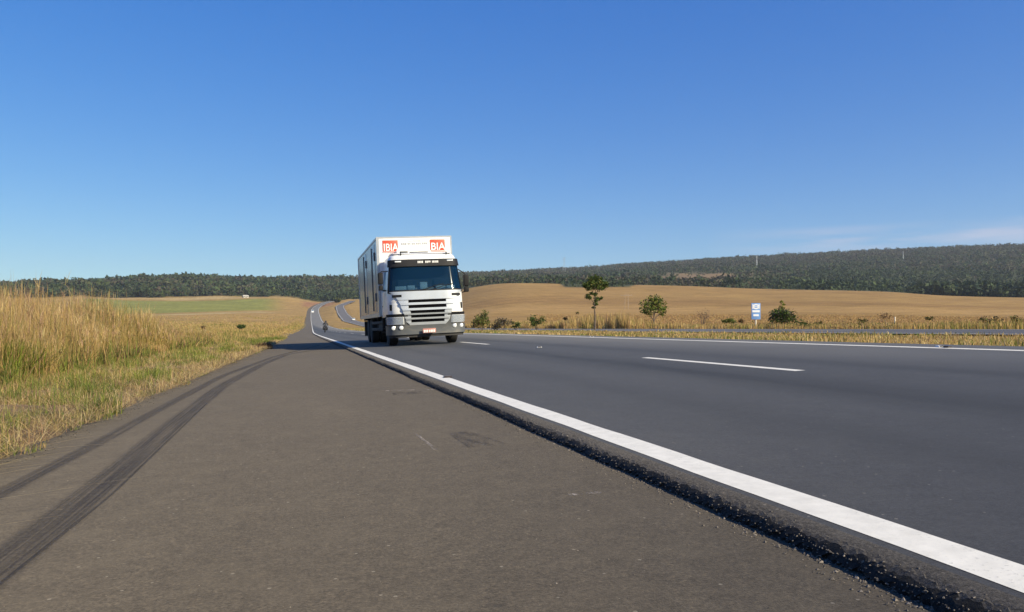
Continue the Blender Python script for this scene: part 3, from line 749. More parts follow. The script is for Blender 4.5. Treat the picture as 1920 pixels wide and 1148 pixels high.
# the round tree
x, y = at(1226, 88)
woody('round_tree', x, y, 'round bushy bright green tree standing alone before the tan field', 'tree',
      [[(0, 0, 0), (.03, 0, .7), (.0, 0, 1.5), (.05, 0, 2.6)], [(0, 0, .9), (-.6, 0, 1.7), (-1.0, 0, 2.3)], [(0, 0, .9), (.6, 0, 1.6), (1.1, .1, 2.0)], [(0, 0, 1.2), (.3, .2, 2.0), (.5, 0, 2.9)]],
      [(-1.0, 0, 2.55, .62), (-.35, .1, 3.05, .62), (.25, -.1, 3.2, .55), (.8, 0, 2.75, .6), (1.2, .1, 2.15, .5), (.55, -.3, 2.15, .55), (-.35, -.35, 2.2, .6), (-1.05, 0, 1.95, .5), (.95, .0, 1.6, .36), (-.5, .1, 1.65, .35), (.1, .3, 2.6, .6)],
      .12, [(4, DK), (6, MD), (4, YG), (1, OL)], .115, per=75, dense=1.5)
def shrub(px, dist, wpx, hpx, label, cols, leaf=.09, nb=7, per=55, group=None, name='shrub', lift=.3, cat='shrub'):
    """a many-stemmed shrub wpx by hpx pixels large at that distance"""
    x, y = at(px, dist); s = dist / 1500.0; w, h = wpx * s / 2, hpx * s
    limbs, clumps = [], []
    for k in range(nb):
        a = random.uniform(0, 6.283); q = random.uniform(.15, .8) * w; hh = h * random.uniform(.45, .9) * (1 - .35 * q / max(w, .01))
        tx, ty = q * math.cos(a), q * math.sin(a)
        limbs.append([(0, 0, 0), (tx * .5, ty * .5, hh * .5), (tx, ty, hh)])
        clumps.append((tx, ty, max(hh, h * lift), max(.12, .42 * min(w, h) * random.uniform(.7, 1.2))))
    return woody(name, x, y, label, cat, limbs, clumps, leaf, cols, max(.015, .018 * h), group, per, ('stem', 'foliage'))
shrub(905, 80, 46, 46, 'olive and dark green bush just right of the truck, the leftmost bush', [(4, MD), (4, OL), (2, BR)], nb=10)
shrub(943, 84, 40, 26, 'grey brown dry bush in a dense low thicket right of the truck', [(5, GB), (2, BR), (1, OL)], nb=9, per=40)
shrub(968, 82, 20, 24, 'small dark green bush at the right end of the grey thicket', [(3, DK), (3, MD)], nb=6)
shrub(1006, 82, 34, 32, 'green two-humped bush standing alone left of the tall tree', [(4, DK), (4, MD), (1, YG)], nb=7)
shrub(1060, 78, 14, 30, 'brown leafed sapling with a ball top left of the tall tree', [(3, BR), (2, RB), (1, OL)], nb=4, lift=.75)
shrub(1084, 78, 12, 38, 'thin bare leaning sapling with a small brown tip beside the tall tree', [(3, BR), (2, OL)], nb=2, lift=.85, per=40)
shrub(1316, 92, 34, 38, 'reddish grey leafless shrub in front of the tan field', [(5, (.22, .14, .09)), (3, GB)], nb=14, per=9, leaf=.06)
shrub(1367, 74, 26, 22, 'low green shrub left of the blue road sign', [(4, MD), (3, OL)], nb=6, lift=.6)
shrub(1394, 74, 18, 26, 'rusty brown shrub touching the blue road sign on its left', [(4, RB), (3, BR), (1, OL)], nb=5, lift=.5, per=40)
o = shrub(1468, 68, 54, 42, 'large dark green bush with a yellow green shoot on top, right of the sign', [(4, DK), (4, MD), (3, GB)], nb=13, per=70)
P = clump_points([(-.05, 0, 1.75), (.02, 0, 2.0), (-.1, 0, 2.2)], [.2, .15, .14], [60, 40, 40])
V, F, C = leaf_quads(P, .07, lerp_cols([(4, YG), (1, OL)], len(P)))
link_mesh('shoot', np_mesh('shoot', V, F, False, C), M['leaf'], o)
shrub(1508, 62, 26, 16, 'little blue green bush beside the opposite road, right of the large bush', [(4, MD), (3, DK)], nb=6)
shrub(1538, 66, 16, 18, 'small olive brown bush a little right of the little blue green one', [(4, OL), (3, BR)], nb=5)
shrub(1617, 70, 20, 22, 'thin brown sapling with sparse leaves left of the wispy bare shrub', [(3, BR), (2, OL)], nb=4, lift=.6, per=40)
shrub(1661, 72, 30, 32, 'wispy bare shrub with reddish twigs left of the pale post', [(4, RB), (3, BR)], nb=11, per=12, leaf=.06, lift=.6)
shrub(1742, 70, 16, 24, 'small round-topped brown green sapling right of the pale post', [(4, BR), (3, OL)], nb=5, lift=.7)
shrub(1860, 60, 46, 20, 'low brown bush near the right edge of the photograph', [(4, BR), (3, OL), (2, TAN)], nb=9, per=45)
shrub(1902, 58, 26, 26, 'olive brown bush at the far right edge of the photograph', [(4, BR), (4, OL)], nb=7, per=45)
shrub(453, 190, 16, 12, 'dark green bush alone in the straw grass below the green field', [(4, DK), (3, MD)], leaf=.2, nb=6)
shrub(379, 150, 14, 12, 'brown bush in the straw grass left of the dark green one', [(4, BR), (3, RB)], leaf=.18, nb=5)
shrub(630, 1080, 18, 9, 'dark bush on the bank where the far road bends', [(4, OL), (3, DK)], leaf=.8, nb=5)

# low weeds scattered through the strip behind the opposite road
n = 900; Y = 12 + 150 * rng.random(n) ** 1.1; X = Ox(Y) + 5.6 + 12 * rng.random(n) ** 1.5
keep = vnoise(X, Y, 6, 91) > .45; X, Y = X[keep], Y[keep]; n = len(X)
px = 960 + 1500 * np.tan(np.arctan2(X, Y) - YAW); hh = (.12 + .30 * rng.random(n) ** 2) * (1 + 1.1 * np.exp(-((px - 1050) / 170) ** 2))
P = np.stack([X, Y, ground(X, Y, False) + hh * .6], -1)[:, None] + rng.normal(size=(n, 26, 3)) * (hh[:, None, None] * np.array([.9, .9, .42]))
V, F, C = leaf_quads(P.reshape(-1, 3), .06, np.repeat(lerp_cols([(4, MD), (4, OL), (2, DK), (2, BR)], n), 26, 0))
tag(link_mesh('roadside_weeds', np_mesh('roadside_weeds', V, F, False, C), M['leaf']), 'low green weeds scattered in the grass behind the opposite road', 'weeds', kind='stuff')

# grass tufts one can tell apart
def tuft(x, y, h, spread, n, pal, label, wid=.01, lean=.5):
    z = gz(x, y) - .02; root = tag(bpy.data.objects.new('grass_tuft', None), label, 'grass tuft')
    a = rng.random(n) * 6.2832; q = spread * rng.random(n) ** .7
    b = np.stack([q * np.cos(a), q * np.sin(a), np.zeros(n)], -1)
    V, F, C = blades(b, h * (.45 + .6 * rng.random(n)), np.full(n, wid) * (.6 + .8 * rng.random(n)), lerp_cols(pal, n), lean, .6)
    o = link_mesh('grass_tuft', np_mesh('grass_tuft', V, F, False, C), M['grass']); o.location = (x, y, z)
    return tag(o, label, 'grass tuft')
bpy.data.objects
x, y = -4.42, 14.2
tuft(x, y, .72, .52, 2000, [(5, (.20, .245, .035)), (3, LIME), (4, OLIVE), (2, STRAW)], 'bright green leafy tuft in the tall grass at the left edge of the photograph', .016, .5)
tuft(-1.28, 32.6, .34, .30, 420, [(5, DRYB), (3, (.08, .05, .03)), (2, RUST)], 'dark brown tuft on the shoulder edge at the tip of the truck shadow', .02, .7)
x, y = at(190, 8.6)
tuft(x, y, .26, .20, 260, [(5, GREEN), (3, OLIVE), (2, LIME)], 'fresh green tuft growing at the asphalt edge in the nearer verge', .007, .5)

# ------------------------------------------------------------------ far woods
def woods(name, label, amin, amax, rmin, rmax, n, ht, k, leaf, pals):
    az = np.radians(amin + (amax - amin) * rng.random(n)); r = np.sqrt(rmin ** 2 + (rmax ** 2 - rmin ** 2) * rng.random(n))
    X, Y = r * np.sin(az), r * np.cos(az)
    keep = rng.random(n) < wood_density(X, Y) * (.45 + .9 * vnoise(X, Y, 60, 81)); X, Y, r = X[keep], Y[keep], r[keep]; n = len(X)
    cz = ground(X, Y, False) + np.where(r > 850, (vnoise(X, Y, 45, 8) - .5) * np.clip((r - 850) / 300, 0, 1) * 5, 0)
    H = ht * (.45 + .95 * rng.random(n) ** 1.8) * (.7 + .6 * vnoise(X, Y, 35, 83)); Rd = H * (.46 + .3 * rng.random(n))
    d = rng.normal(size=(n, k, 3)); d /= np.linalg.norm(d, axis=2, keepdims=True)
    P = d * (Rd[:, None] * (.45 + .55 * rng.random((n, k))))[:, :, None]; P[..., 2] *= .9
    P += np.stack([X, Y, cz + H * .58], -1)[:, None]
    px = 960 + 1500 * np.tan(np.arctan2(X, Y) - YAW); mixv = vnoise(X, Y, 120, 82) - .5 * sm((px - 1420) / 120) * sm((1620 - r) / 250) + .30 * sm((r - 1500) / 500) * (px > 690)
    pal = np.where((mixv < np.clip(.50 + .25 * rng.normal(size=n), .1, .9))[:, None], lerp_cols(pals[0], n), lerp_cols(pals[1], n))
    col = np.repeat(pal, k, 0) * (.86 + .28 * rng.random((n * k, 1)))
    V, F, C = leaf_quads(P.reshape(-1, 3), np.repeat(Rd * leaf, k), col)
    return tag(link_mesh(name, np_mesh(name, V, F, False, C), M['forest']), label, 'wood', kind='stuff')
FG = (.046, .066, .028); FD = (.032, .048, .024); FO = (.068, .070, .036); FB = (.070, .062, .044); FX = (.062, .084, .030)
woods('distant_wood', 'dark green wood closing the green field on the left', -21, 7.5, 1190, 1950, 13000, 9.5, 20, .36, ([(4, FG), (4, FD), (2, FX)], [(3, FG), (3, FO), (2, FB)]))
woods('hillside_wood', 'scrubby dark wood covering the long hill on the right', 5.5, 51, 700, 2750, 46000, 6.5, 13, .40, ([(4, FG), (4, FD), (1, FX)], [(3, FO), (4, FB), (2, FG)]))
woods('field_edge_wood', 'dense dark trees along the upper right edge of the tan field', 42.5, 52, 842, 960, 1500, 8.5, 20, .38, ([(4, FD), (3, FG)], [(4, FD), (2, FO)]))

# ------------------------------------------------------------------ truck
M['white'] = pm('white_paint', (.80, .80, .79), .32, var=.03, scale=1.2, coat=.3, dirt=((.42, .36, .29), .42))
M['box_white'] = pm('white_panel', (.80, .80, .80), .4, var=.04, scale=.8, dirt=((.44, .40, .34), .45))
M['silver'] = pm('silver_paint', (.50, .53, .57), .36, metal=.4, var=.05, dirt=((.40, .36, .30), .2))
M['bumper'] = pm('grey_bumper', (.10, .105, .11), .45, var=.10, metal=.2, dirt=((.28, .24, .19), .35))
M['black'] = pm('black_plastic', (.012, .012, .014), .6, var=.3, spec=.25)
M['side_grey'] = pm('glossy_side_panel', (.31, .35, .37), .26, var=.06, scale=.7, coat=.12, dirt=((.28, .26, .21), .35))
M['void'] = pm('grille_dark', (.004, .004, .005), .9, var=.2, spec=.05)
M['chassis'] = pm('chassis_black', (.022, .021, .021), .75, var=.4, dirt=((.12, .09, .07), .3))
M['rubber'] = pm('tyre_rubber', (.022, .021, .02), .85, var=.3, scale=9)
M['rim'] = pm('rim_steel', (.42, .42, .42), .45, metal=.6, var=.2, dirt=((.1, .09, .08), .5))
M['red'] = pm('red_vinyl', (.62, .075, .035), .45, var=.06)
M['plate'] = pm('plate_red', (.46, .20, .17), .5, var=.1)
M['mark_grey'] = pm('grey_hardware', (.07, .075, .08), .5, var=.2)
M['lettering'] = pm('white_vinyl', (.82, .81, .79), .45, var=.03)
M['grey_ink'] = pm('grey_vinyl', (.36, .37, .39), .5, var=.1)
M['alu'] = pm('aluminium_trim', (.50, .51, .52), .4, metal=.7, var=.12)
M['interior'] = pm('cab_interior', (.045, .045, .05), .8, var=.2)
M['paper'] = pm('paper', (.75, .74, .70), .8, var=.08)
M['beige'] = pm('beige_cloth', (.55, .42, .33), .8, var=.15)
M['lamp'] = pm('lamp_chrome', (.82, .84, .86), .18, metal=.25, var=.08, scale=14)
def glass_mat(name, tint=(.55, .66, .70), a=.55, base=(.012, .022, .035)):
    m, t, b = newmat(name)
    b.inputs['Base Color'].default_value = (*base, 1); b.inputs['Roughness'].default_value = .04; b.inputs['Specular IOR Level'].default_value = .5
    tr = t.nodes.new('ShaderNodeBsdfTransparent'); tr.inputs[0].default_value = (*tint, 1)
    n = mrange(t, noise(t, objco(t), 3, 4), .3, .7, a - .06, a + .06)
    mixs = t.nodes.new('ShaderNodeMixShader'); t.links.new(n, mixs.inputs[0])
    t.links.new(b.outputs[0], mixs.inputs[1]); t.links.new(tr.outputs[0], mixs.inputs[2])
    t.links.new(mixs.outputs[0], t.nodes['Material Output'].inputs[0]); return m
M['glass'] = glass_mat('sky_tinted_glass', (.72, .86, .95), .66, (.006, .032, .075))  # blue base paints the sky's reflection into the glass
M['lens'] = glass_mat('lamp_lens', (.9, .92, .95), .7, (.4, .42, .45))
M['mirror'] = pm('mirror_glass', (.6, .62, .65), .05, metal=1, var=.02)

TX, TY = 4.06, 25.55
tz = float(road_z(np.array(TX), np.array(TY)))
truck = empty('box_truck', (TX, TY, tz), 'white box truck with silver grille and red logos driving towards the camera', 'truck', rot=(0, -math.atan(.0486), 0))
ZK = [.60, .95, 1.05, 1.75, 2.57, 2.80, 2.93, 3.0]
WK = [1.22, 1.25, 1.262, 1.25, 1.155, 1.125, 1.07, .96]
FK = [.10, .03, .0, .05, .27, .36, .47, .66]
YC = 1.12; NP = 5.0
def cabpt(a, z, off=0.0):
    """a runs 0..1 round the front from the right-hand rear of the picture's left side to its right side"""
    w = float(np.interp(z, ZK, WK)) + off; d = YC - float(np.interp(z, ZK, FK)) + off
    c = math.cos(math.pi * (1 - a)); s = math.sin(math.pi * a)
    return Vector((w * math.copysign(abs(c) ** (2 / NP), c), YC - d * abs(s) ** (2 / NP), z))
def a_of(s):
    c = math.copysign(min(1, abs(s)) ** (NP / 2), s); return 1 - math.acos(c) / math.pi
def patch(g, a0, a1, z0, z1, off, na=14, nz=4, back=None):
    """a raised panel on the cab skin; a0/a1 may depend on z"""
    f0 = a0 if callable(a0) else (lambda z: a0); f1 = a1 if callable(a1) else (lambda z: a1)
    rows = []
    zs = [z0 + (z1 - z0) * i / nz for i in range(nz + 1)]
    for z in zs: rows.append([cabpt(f0(z) + (f1(z) - f0(z)) * k / na, z, off) for k in range(na + 1)])
    inner = [[cabpt(f0(z) + (f1(z) - f0(z)) * k / na, z, (off - .045) if back is None else back) for k in range(na + 1)] for z in zs]
    A = g.grid(rows); B = g.grid(inner)
    for e0, e1 in ((A[0], B[0]), (A[-1], B[-1])):
        for k in range(na): g.bm.faces.new((e0[k], e0[k + 1], e1[k + 1], e1[k]))
    for k in (0, -1):
        for i in range(nz): g.bm.faces.new((A[i][k], A[i + 1][k], B[i + 1][k], B[i][k]))
    return g
# cab shell with an opening for the windscreen and door windows
g = Geo(); zs = [.95, 1.05, 1.3, 1.55, 1.76, 1.95, 2.15, 2.35, 2.55, 2.68, 2.80, 2.88, 2.93, 2.97, 3.0]
na = 48; WA0, WA1 = a_of(-.955), a_of(.955)
asx = [k / na for k in range(na + 1)]
rows = []
for z in zs:
    front = [cabpt(a, z) for a in asx]
    rows.append([Vector((front[0].x, 2.05, z))] + [Vector((front[0].x, 1.75, z))] + front + [Vector((front[-1].x, 1.75, z)), Vector((front[-1].x, 2.05, z))])
vr = [[g.bm.verts.new(p) for p in r] for r in rows]
for i in range(len(zs) - 1):
    for k in range(len(vr[0]) - 1):
        am = (k - 2 + .5) / na
        if 1.76 <= zs[i] and zs[i + 1] <= 2.56 and WA0 < am < WA1: continue
        g.bm.faces.new((vr[i][k], vr[i][k + 1], vr[i + 1][k + 1], vr[i + 1][k]))
g.bm.faces.new(vr[-1]); g.bm.faces.new([r[0] for r in vr] + [r[-1] for r in vr[::-1]])
body = g.done('cab_body', M['white'], truck)
# dark lining behind the glass
g = Geo(); g.box(-1.02, 1.02, .75, 1.95, 1.25, 2.62, .04); g.box(-1.1, 1.1, .42, .80, 1.25, 1.80, .05)
g.box(-.85, -.35, .68, .76, 1.7, 2.15, .03); g.box(.35, .85, .68, .76, 1.7, 2.15, .03)
g.done('cab_interior', M['interior'], body)
for x0, x1, z0, z1, y0 in ((-.98, -.62, 1.80, 1.92, .20), (-.58, -.34, 1.80, 1.94, .22), (-.18, .06, 1.81, 2.04, .20), (.34, .66, 1.80, 1.92, .21), (.70, .98, 1.80, 1.91, .26)):
    g = Geo(); g.box(x0, x1, y0, y0 + .10, z0, z1, .015); g.done('paper', M['paper'], body)
g = Geo(); g.box(-.32, .30, .30, .42, 1.795, 1.87, .02); g.done('dashboard_cloth', M['beige'], body)
g = Geo(); patch(g, WA0 - .006, WA1 + .006, 1.765, 2.57, .006, 30, 8, -.004); ws = g.done('windscreen', M['glass'], truck)
g = Geo(); patch(g, WA0 - .01, WA1 + .01, 1.70, 1.785, .022, 30, 2); patch(g, WA0 - .02, WA0 + .012, 1.72, 2.6, .014, 4, 6); patch(g, WA1 - .012, WA1 + .02, 1.72, 2.6, .014, 4, 6)
g.done('windscreen_seal', M['black'], ws)
for sx in (-1, 1):
    g = Geo(); g.tube([cabpt(a_of(sx * .12), 1.77, .04), cabpt(a_of(sx * .12 + .35), 1.90, .035), cabpt(a_of(sx * .12 + .58), 1.95, .03)], .012, 6); g.done('wiper', M['black'], ws)
# sun visor with its row of pale lettering
g = Geo(); patch(g, a_of(-.97), a_of(.97), 2.56, 2.79, .06, 30, 4, -.01); vis = g.done('sun_visor', M['black'], truck)
for x0, x1 in ((-.22, -.03), (.03, .20), (.25, .46)):
    x = x0; g = Geo(); first = None
    while x < x1 - .03:
        wq = random.choice((.026, .034, .03))
        g.box(x, x + wq, .236, .256, 2.655 + random.choice((0, 0, .012)), 2.725, .004); x += wq + .014
    g.done('lettering', M['lettering'], vis)
for sx in (-.85, .85): g = Geo(); g.box(sx - .10, sx + .10, .262, .30, 2.70, 2.745, .006); g.done('marker_lamp', M['lamp'], vis)
# roof deflector
g = Geo()
g.poly([(-.98, .56, 2.985), (-.98, .70, 3.03), (-.98, 1.15, 3.075), (-.98, 1.95, 3.08), (-.98, 1.95, 2.985)], 1.96, (1, 0, 0))
bmesh.ops.bevel(g.bm, geom=g.bm.edges[:], offset=.03, segments=3, affect='EDGES')
g.done('roof_deflector', M['white'], truck)
for sx in (-.72, .78): g = Geo(); g.tube([(sx, .52, 2.94), (sx, .52, 3.04)], .022, 6); g.done('roof_lamp', M['black'], truck)
# silver front panel, grille
SW = lambda z: float(np.interp(z, [.66, .78, 1.04, 1.42, 1.62, 1.75], [.47, .55, .60, .70, .80, .93]))
g = Geo(); patch(g, lambda z: a_of(-SW(z)), lambda z: a_of(SW(z)), 1.475, 1.745, .035, 26, 5)
gr = g.done('grille', M['silver'], truck)
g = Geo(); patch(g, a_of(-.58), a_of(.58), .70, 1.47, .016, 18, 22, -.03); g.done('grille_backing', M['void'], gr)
def slat(z0, z1, off):
    g = Geo(); patch(g, lambda z: a_of(-SW(z) + .02), lambda z: a_of(SW(z) - .02), z0, z1, off + .02, 22, 3, .0); g.done('slat', M['silver'], gr)
for z0, z1 in ((1.305, 1.38), (1.13, 1.20), (.985, 1.035), (.84, .895), (.66, .745)): slat(z0, z1, .05)
for sx in (-1, 1):
    g = Geo()
    lo = lambda z, s=sx: a_of(s * .49) if s < 0 else a_of(SW(z)); 
    if sx < 0: patch(g, lambda z: a_of(-SW(z)), lambda z: a_of(-.475 + .05 * (z < 1.1)), .70, 1.46, .042, 4, 8)
    else: patch(g, lambda z: a_of(.475 - .05 * (z < 1.1)), lambda z: a_of(SW(z)), .70, 1.46, .042, 4, 8)
    g.done('grille_frame', M['silver'], gr)
    g = Geo(); e0, e1 = sorted((a_of(sx * .63), a_of(sx * .86)))
    patch(g, e0, e1, 1.565, 1.645, .040, 8, 3); g.done('wiper_recess', M['black'], truck)
    g = Geo(); e0, e1 = sorted((a_of(sx * .885), a_of(sx * .935)))
    patch(g, e0, e1, 1.15, 1.34, .012, 5, 3); g.done('corner_air_slot', M['black'], truck)
    g = Geo(); e0, e1 = sorted((a_of(sx * .50), a_of(sx * 1.0) + sx * -.08))
    patch(g, e0, e1, .945, 1.03, .05, 14, 2); g.done('headlight_trim', M['black'], truck)
    g = Geo(); e0, e1 = sorted((a_of(sx * .60), a_of(sx * .985)))
    patch(g, e0, e1, .69, .935, .055, 14, 4, -.02); hl = g.done('headlight', M['lamp'], truck)
    g = Geo(); patch(g, e0 + .004, e1 - .004, .70, .925, .085, 14, 4, .058); g.done('lens', M['lens'], hl)
    for s in (.66, .84):
        p = cabpt(a_of(sx * s), .585, .09); g = Geo()
        rings = [[g.bm.verts.new((p.x + rr * math.cos(6.283 * k / 16), p.y - dy, p.z + rr * math.sin(6.283 * k / 16))) for k in range(16)] for rr, dy in ((.065, -.03), (.065, .015), (.05, .025), (.001, .03))]
        for A, B in zip(rings, rings[1:]):
            for k in range(16): g.bm.faces.new((A[k], A[(k + 1) % 16], B[(k + 1) % 16], B[k]))
        g.done('fog_light', M['lamp'], truck)
# bumper
g = Geo(); A0 = .05
for z0, z1, off in ((.36, .66, .085),): patch(g, A0, 1 - A0, z0, z1, off, 36, 4, -.12)
for sx in (-1, 1):
    e0, e1 = sorted((a_of(sx * .47), a_of(sx * .60))); patch(g, e0, e1, .66, .945, .04, 5, 3)
bp = g.done('bumper', M['bumper'], truck)
g = Geo(); patch(g, .10, .90, .27, .365, .03, 30, 2, -.2); g.done('bumper_underskirt', M['chassis'], bp)
g = Geo(); g.box(-.20, .22, -.115, -.092, .39, .53, .006); pl = g.done('number_plate', M['plate'], truck)
g = Geo(); x = -.175
for k in range(7):
    g.box(x, x + .038, -.121, -.113, .405, .485, .003); x += .052 if k != 2 else .068
g.done('plate_characters', M['lettering'], pl)
# doors, windows, handles, mirrors
for sx in (-1, 1):
    g = Geo()
    P = []
    for z in (1.10, 1.40, 1.76):
        w = float(np.interp(z, ZK, WK)) + .008; P.append([Vector((sx * w, yy, z)) for yy in (.98, 1.3, 1.7)])
    Q = [[Vector((p.x - sx * .02, p.y, p.z)) for p in r] for r in P]
    A = g.grid(P); B = g.grid(Q)
    for e0, e1 in ((A[0], B[0]), (A[-1], B[-1])):
        for k in range(2): g.bm.faces.new((e0[k], e0[k + 1], e1[k + 1], e1[k]))
    for k in (0, -1):
        for i in range(2): g.bm.faces.new((A[i][k], A[i + 1][k], B[i + 1][k], B[i][k]))
    dr = g.done('door', M['white'], truck)
    g = Geo(); wl, wh = float(np.interp(1.80, ZK, WK)) + .007, float(np.interp(2.5, ZK, WK)) + .007
    g.poly([(sx * wl, .75, 1.80), (sx * wl, 1.62, 1.80), (sx * wh, 1.62, 2.48), (sx * wh, .95, 2.48)], .012, (-sx, 0, 0)); g.done('window', M['glass'], dr)
    g = Geo(); g.box(sx * 1.262 - .012, sx * 1.262 + .012, 1.5, 1.64, 1.30, 1.345, .008); g.done('handle', M['black'], dr)
    g = Geo(); ox = 0 if sx < 0 else .02
    mw = .15 if sx < 0 else .17; zt = 2.40 if sx < 0 else 2.26; g.box(min(sx * 1.33, sx * (1.33 + mw)), max(sx * 1.33, sx * (1.33 + mw)), .46, .68, zt - .38, zt, .04, 3); g.box(min(sx * 1.34, sx * (1.32 + mw)), max(sx * 1.34, sx * (1.32 + mw)), .47, .66, zt - .58, zt - .41, .035, 3)
    g.tube([(sx * 1.16, .55, 2.44), (sx * 1.38, .55, zt + .03), (sx * 1.40, .55, zt - .02)], .02, 6); g.tube([(sx * 1.22, .55, zt - .6), (sx * 1.40, .55, zt - .56)], .02, 6)
    mr = g.done('mirror', M['black'], truck)
    g = Geo(); g.box(min(sx * 1.345, sx * (1.315 + mw)), max(sx * 1.345, sx * (1.315 + mw)), .683, .69, zt - .35, zt - .03); g.done('mirror_glass', M['mirror'], mr)
# cargo box with aluminium edging
BX, BY0, BY1, BZ0, BZ1 = 1.30, 2.22, 11.05, 1.02, 3.74
g = Geo(); g.box(-BX, BX, BY0, BY1, BZ0, BZ1, .02); cb = g.done('cargo_box', M['box_white'], truck)
g = Geo()
for sx in (-1, 1):
    for yy in (BY0, BY1): g.box(sx * BX - .035 + sx * -.005, sx * BX + .035 - sx * .027, yy - .008, yy + .008, BZ0, BZ1)
    g.box(sx * BX - .02, sx * BX + .008 if sx > 0 else sx * BX + .02, BY0, BY1, BZ1 - .07, BZ1 + .006); g.box(sx * BX - .015, sx * BX + .015, BY0, BY1, BZ0 - .03, BZ0 + .10)
g.box(-BX, BX, BY0 - .01, BY0 + .01, BZ1 - .045, BZ1 + .005)
g.done('edge_trim', M['alu'], cb)
for sx in (-1, 1):
    g = Geo(); g.box(sx * BX - .006, sx * BX + .006, BY0 + .04, BY1 - .04, BZ0 + .11, BZ1 - .08); g.done('side_panel', M['side_grey'], cb)
for sx in (-1, 1):
    for y0, y1 in ((BY0 + .95, BY0 + 2.15), (BY0 + 4.6, BY0 + 5.8)):
        g = Geo(); g.box(sx * BX - .018, sx * BX + .018, y0, y1, BZ0 + .16, BZ1 - .16, .008); d_ = g.done('side_door', M['side_grey'], cb)
        g = Geo()
        for zz in (1.55, 3.0): g.box(sx * BX - .045, sx * BX + .045, y0 - .02, y0 + .16, zz, zz + .30, .008)
        g.tube([(sx * (BX + .03), y1 - .12, BZ0 + .2), (sx * (BX + .03), y1 - .12, BZ1 - .2)], .018, 6)
        g.box(sx * BX - .04, sx * BX + .04, y1 - .3, y1 - .08, 1.5, 1.72, .008)
        g.done('hinge_and_lock', M['mark_grey'], d_)
def text_mesh(body, size, th=.006):
    cu = bpy.data.curves.new('lettering', 'FONT'); cu.body = body; cu.size = size; cu.extrude = th; cu.align_x = 'CENTER'; cu.offset = .012 * size
    ob = bpy.data.objects.new('lettering', cu); COL.objects.link(ob)
    bpy.context.view_layer.update()
    me = bpy.data.meshes.new_from_object(ob.evaluated_get(bpy.context.evaluated_depsgraph_get()))
    bpy.data.objects.remove(ob); me.materials.clear()
    me.transform(Matrix.Rotation(R(90), 4, 'X')); return me
for cx, word in ((-.85, 'IBIA'), (.80, 'BIA')):
    g = Geo(); g.box(cx - .265, cx + .265, BY0 - .012, BY0 + .005, BZ1 - .55, BZ1 - .12, .006); lg = g.done('red_logo', M['red'], cb)
    me = text_mesh(word, .36); o = link_mesh('logo_lettering', me, M['lettering'], lg); o.location = (cx + .01, BY0 - .016, BZ1 - .485)
    xs = [v.co.x for v in me.vertices]; o.scale = (.50 / (max(xs) - min(xs)), 1, 1)
    g = Geo(); g.box(cx - .265, cx + .265, BY0 - .02, BY0 - .011, BZ1 - .535, BZ1 - .515); g.done('logo_stripe', M['lettering'], lg)
x = -.47
while x < .44:
    g = Geo(); k = random.choice((2, 3, 3)); n_ = 0
    while n_ < k and x < .47:
        wq = random.choice((.04, .055, .05)); g.box(x, x + wq, BY0 - .01, BY0 + .004, BZ1 - .29, BZ1 - .215, .004); x += wq + .016; n_ += 1
    g.done('lettering', M['grey_ink'], cb); x += .02
x = -.24; g = Geo()
while x < .2: g.box(x, x + .03, BY0 - .01, BY0 + .004, BZ1 - .17, BZ1 - .14, .003); x += .045
g.done('lettering', M['grey_ink'], cb)
# refrigeration housing low on the box front above the cab
g = Geo(); g.box(-.70, .50, BY0 - .34, BY0 - .002, 2.80, 3.25, .06, 3); fh = g.done('cooling_unit', M['white'], truck)
g = Geo(); g.box(-.24, .40, BY0 - .352, BY0 - .32, 3.145, 3.175, .006); g.done('unit_slot', M['black'], fh)
g = Geo(); g.box(-.58, -.30, BY0 - .35, BY0 - .32, 3.10, 3.20, .012); g.done('unit_vent', M['mark_grey'], fh)
# chassis, tanks, guards
g = Geo(); g.box(-.48, -.38, .6, 10.9, .68, .98); g.box(.38, .48, .6, 10.9, .68, .98)
for yy in (2.6, 4.2, 5.8, 8.4, 10.4): g.box(-1.2, 1.2, yy, yy + .12, .92, 1.01)
g.box(-.42, .42, .5, 2.4, .45, .95, .05); g.box(-1.15, 1.15, 10.75, 10.9, .45, .75, .02)
g.box(-1.18, 1.18, 2.1, 2.2, .55, 1.0)
g.done('chassis', M['chassis'], truck)
for sx in (-1, 1):
    g = Geo(); g.tube([(sx * .88, 2.75, .66), (sx * .88, 2.78, .66), (sx * .88, 4.6, .66), (sx * .88, 4.63, .66)], [.24, .29, .29, .24], 18); g.done('fuel_tank', M['chassis'] if sx < 0 else M['alu'], truck)
    g = Geo(); g.box(sx * 1.2 - .02, sx * 1.2 + .02, 2.4, 6.6, .50, .60, .01); g.box(sx * 1.2 - .02, sx * 1.2 + .02, 2.4, 6.6, .74, .84, .01)
    for yy in (2.5, 4.4, 6.4): g.box(sx * 1.18 - .02, sx * 1.18 + .02, yy, yy + .06, .5, 1.0)
    g.done('side_guard', M['chassis'], truck)
    g = Geo(); pts = [(1.42 + .62 * math.cos(t_), .52 + .62 * math.sin(t_)) for t_ in np.linspace(R(8), R(172), 14)]; pin = [(1.42 + .57 * math.cos(t_), .52 + .57 * math.sin(t_)) for t_ in np.linspace(R(172), R(8), 14)]
    g.poly([(sx * 1.26, yy, zz) for yy, zz in pts + pin], .34, (-sx, 0, 0)); g.done('mudguard', M['chassis'], truck)
    g = Geo(); g.box(sx * .99 - .2, sx * .99 + .2, 10.5, 10.53, .25, .9); g.done('mudflap', M['chassis'], truck)
    g = Geo(); g.box(sx * 1.0 - .14, sx * 1.0 + .14, 1.98, 2.0, .28, .8); g.done('mudflap', M['chassis'], truck)
g = Geo(); g.tube([(-1.0, .7, .5), (1.0, .7, .5)], .06, 8); g.done('front_bar', M['chassis'], truck)
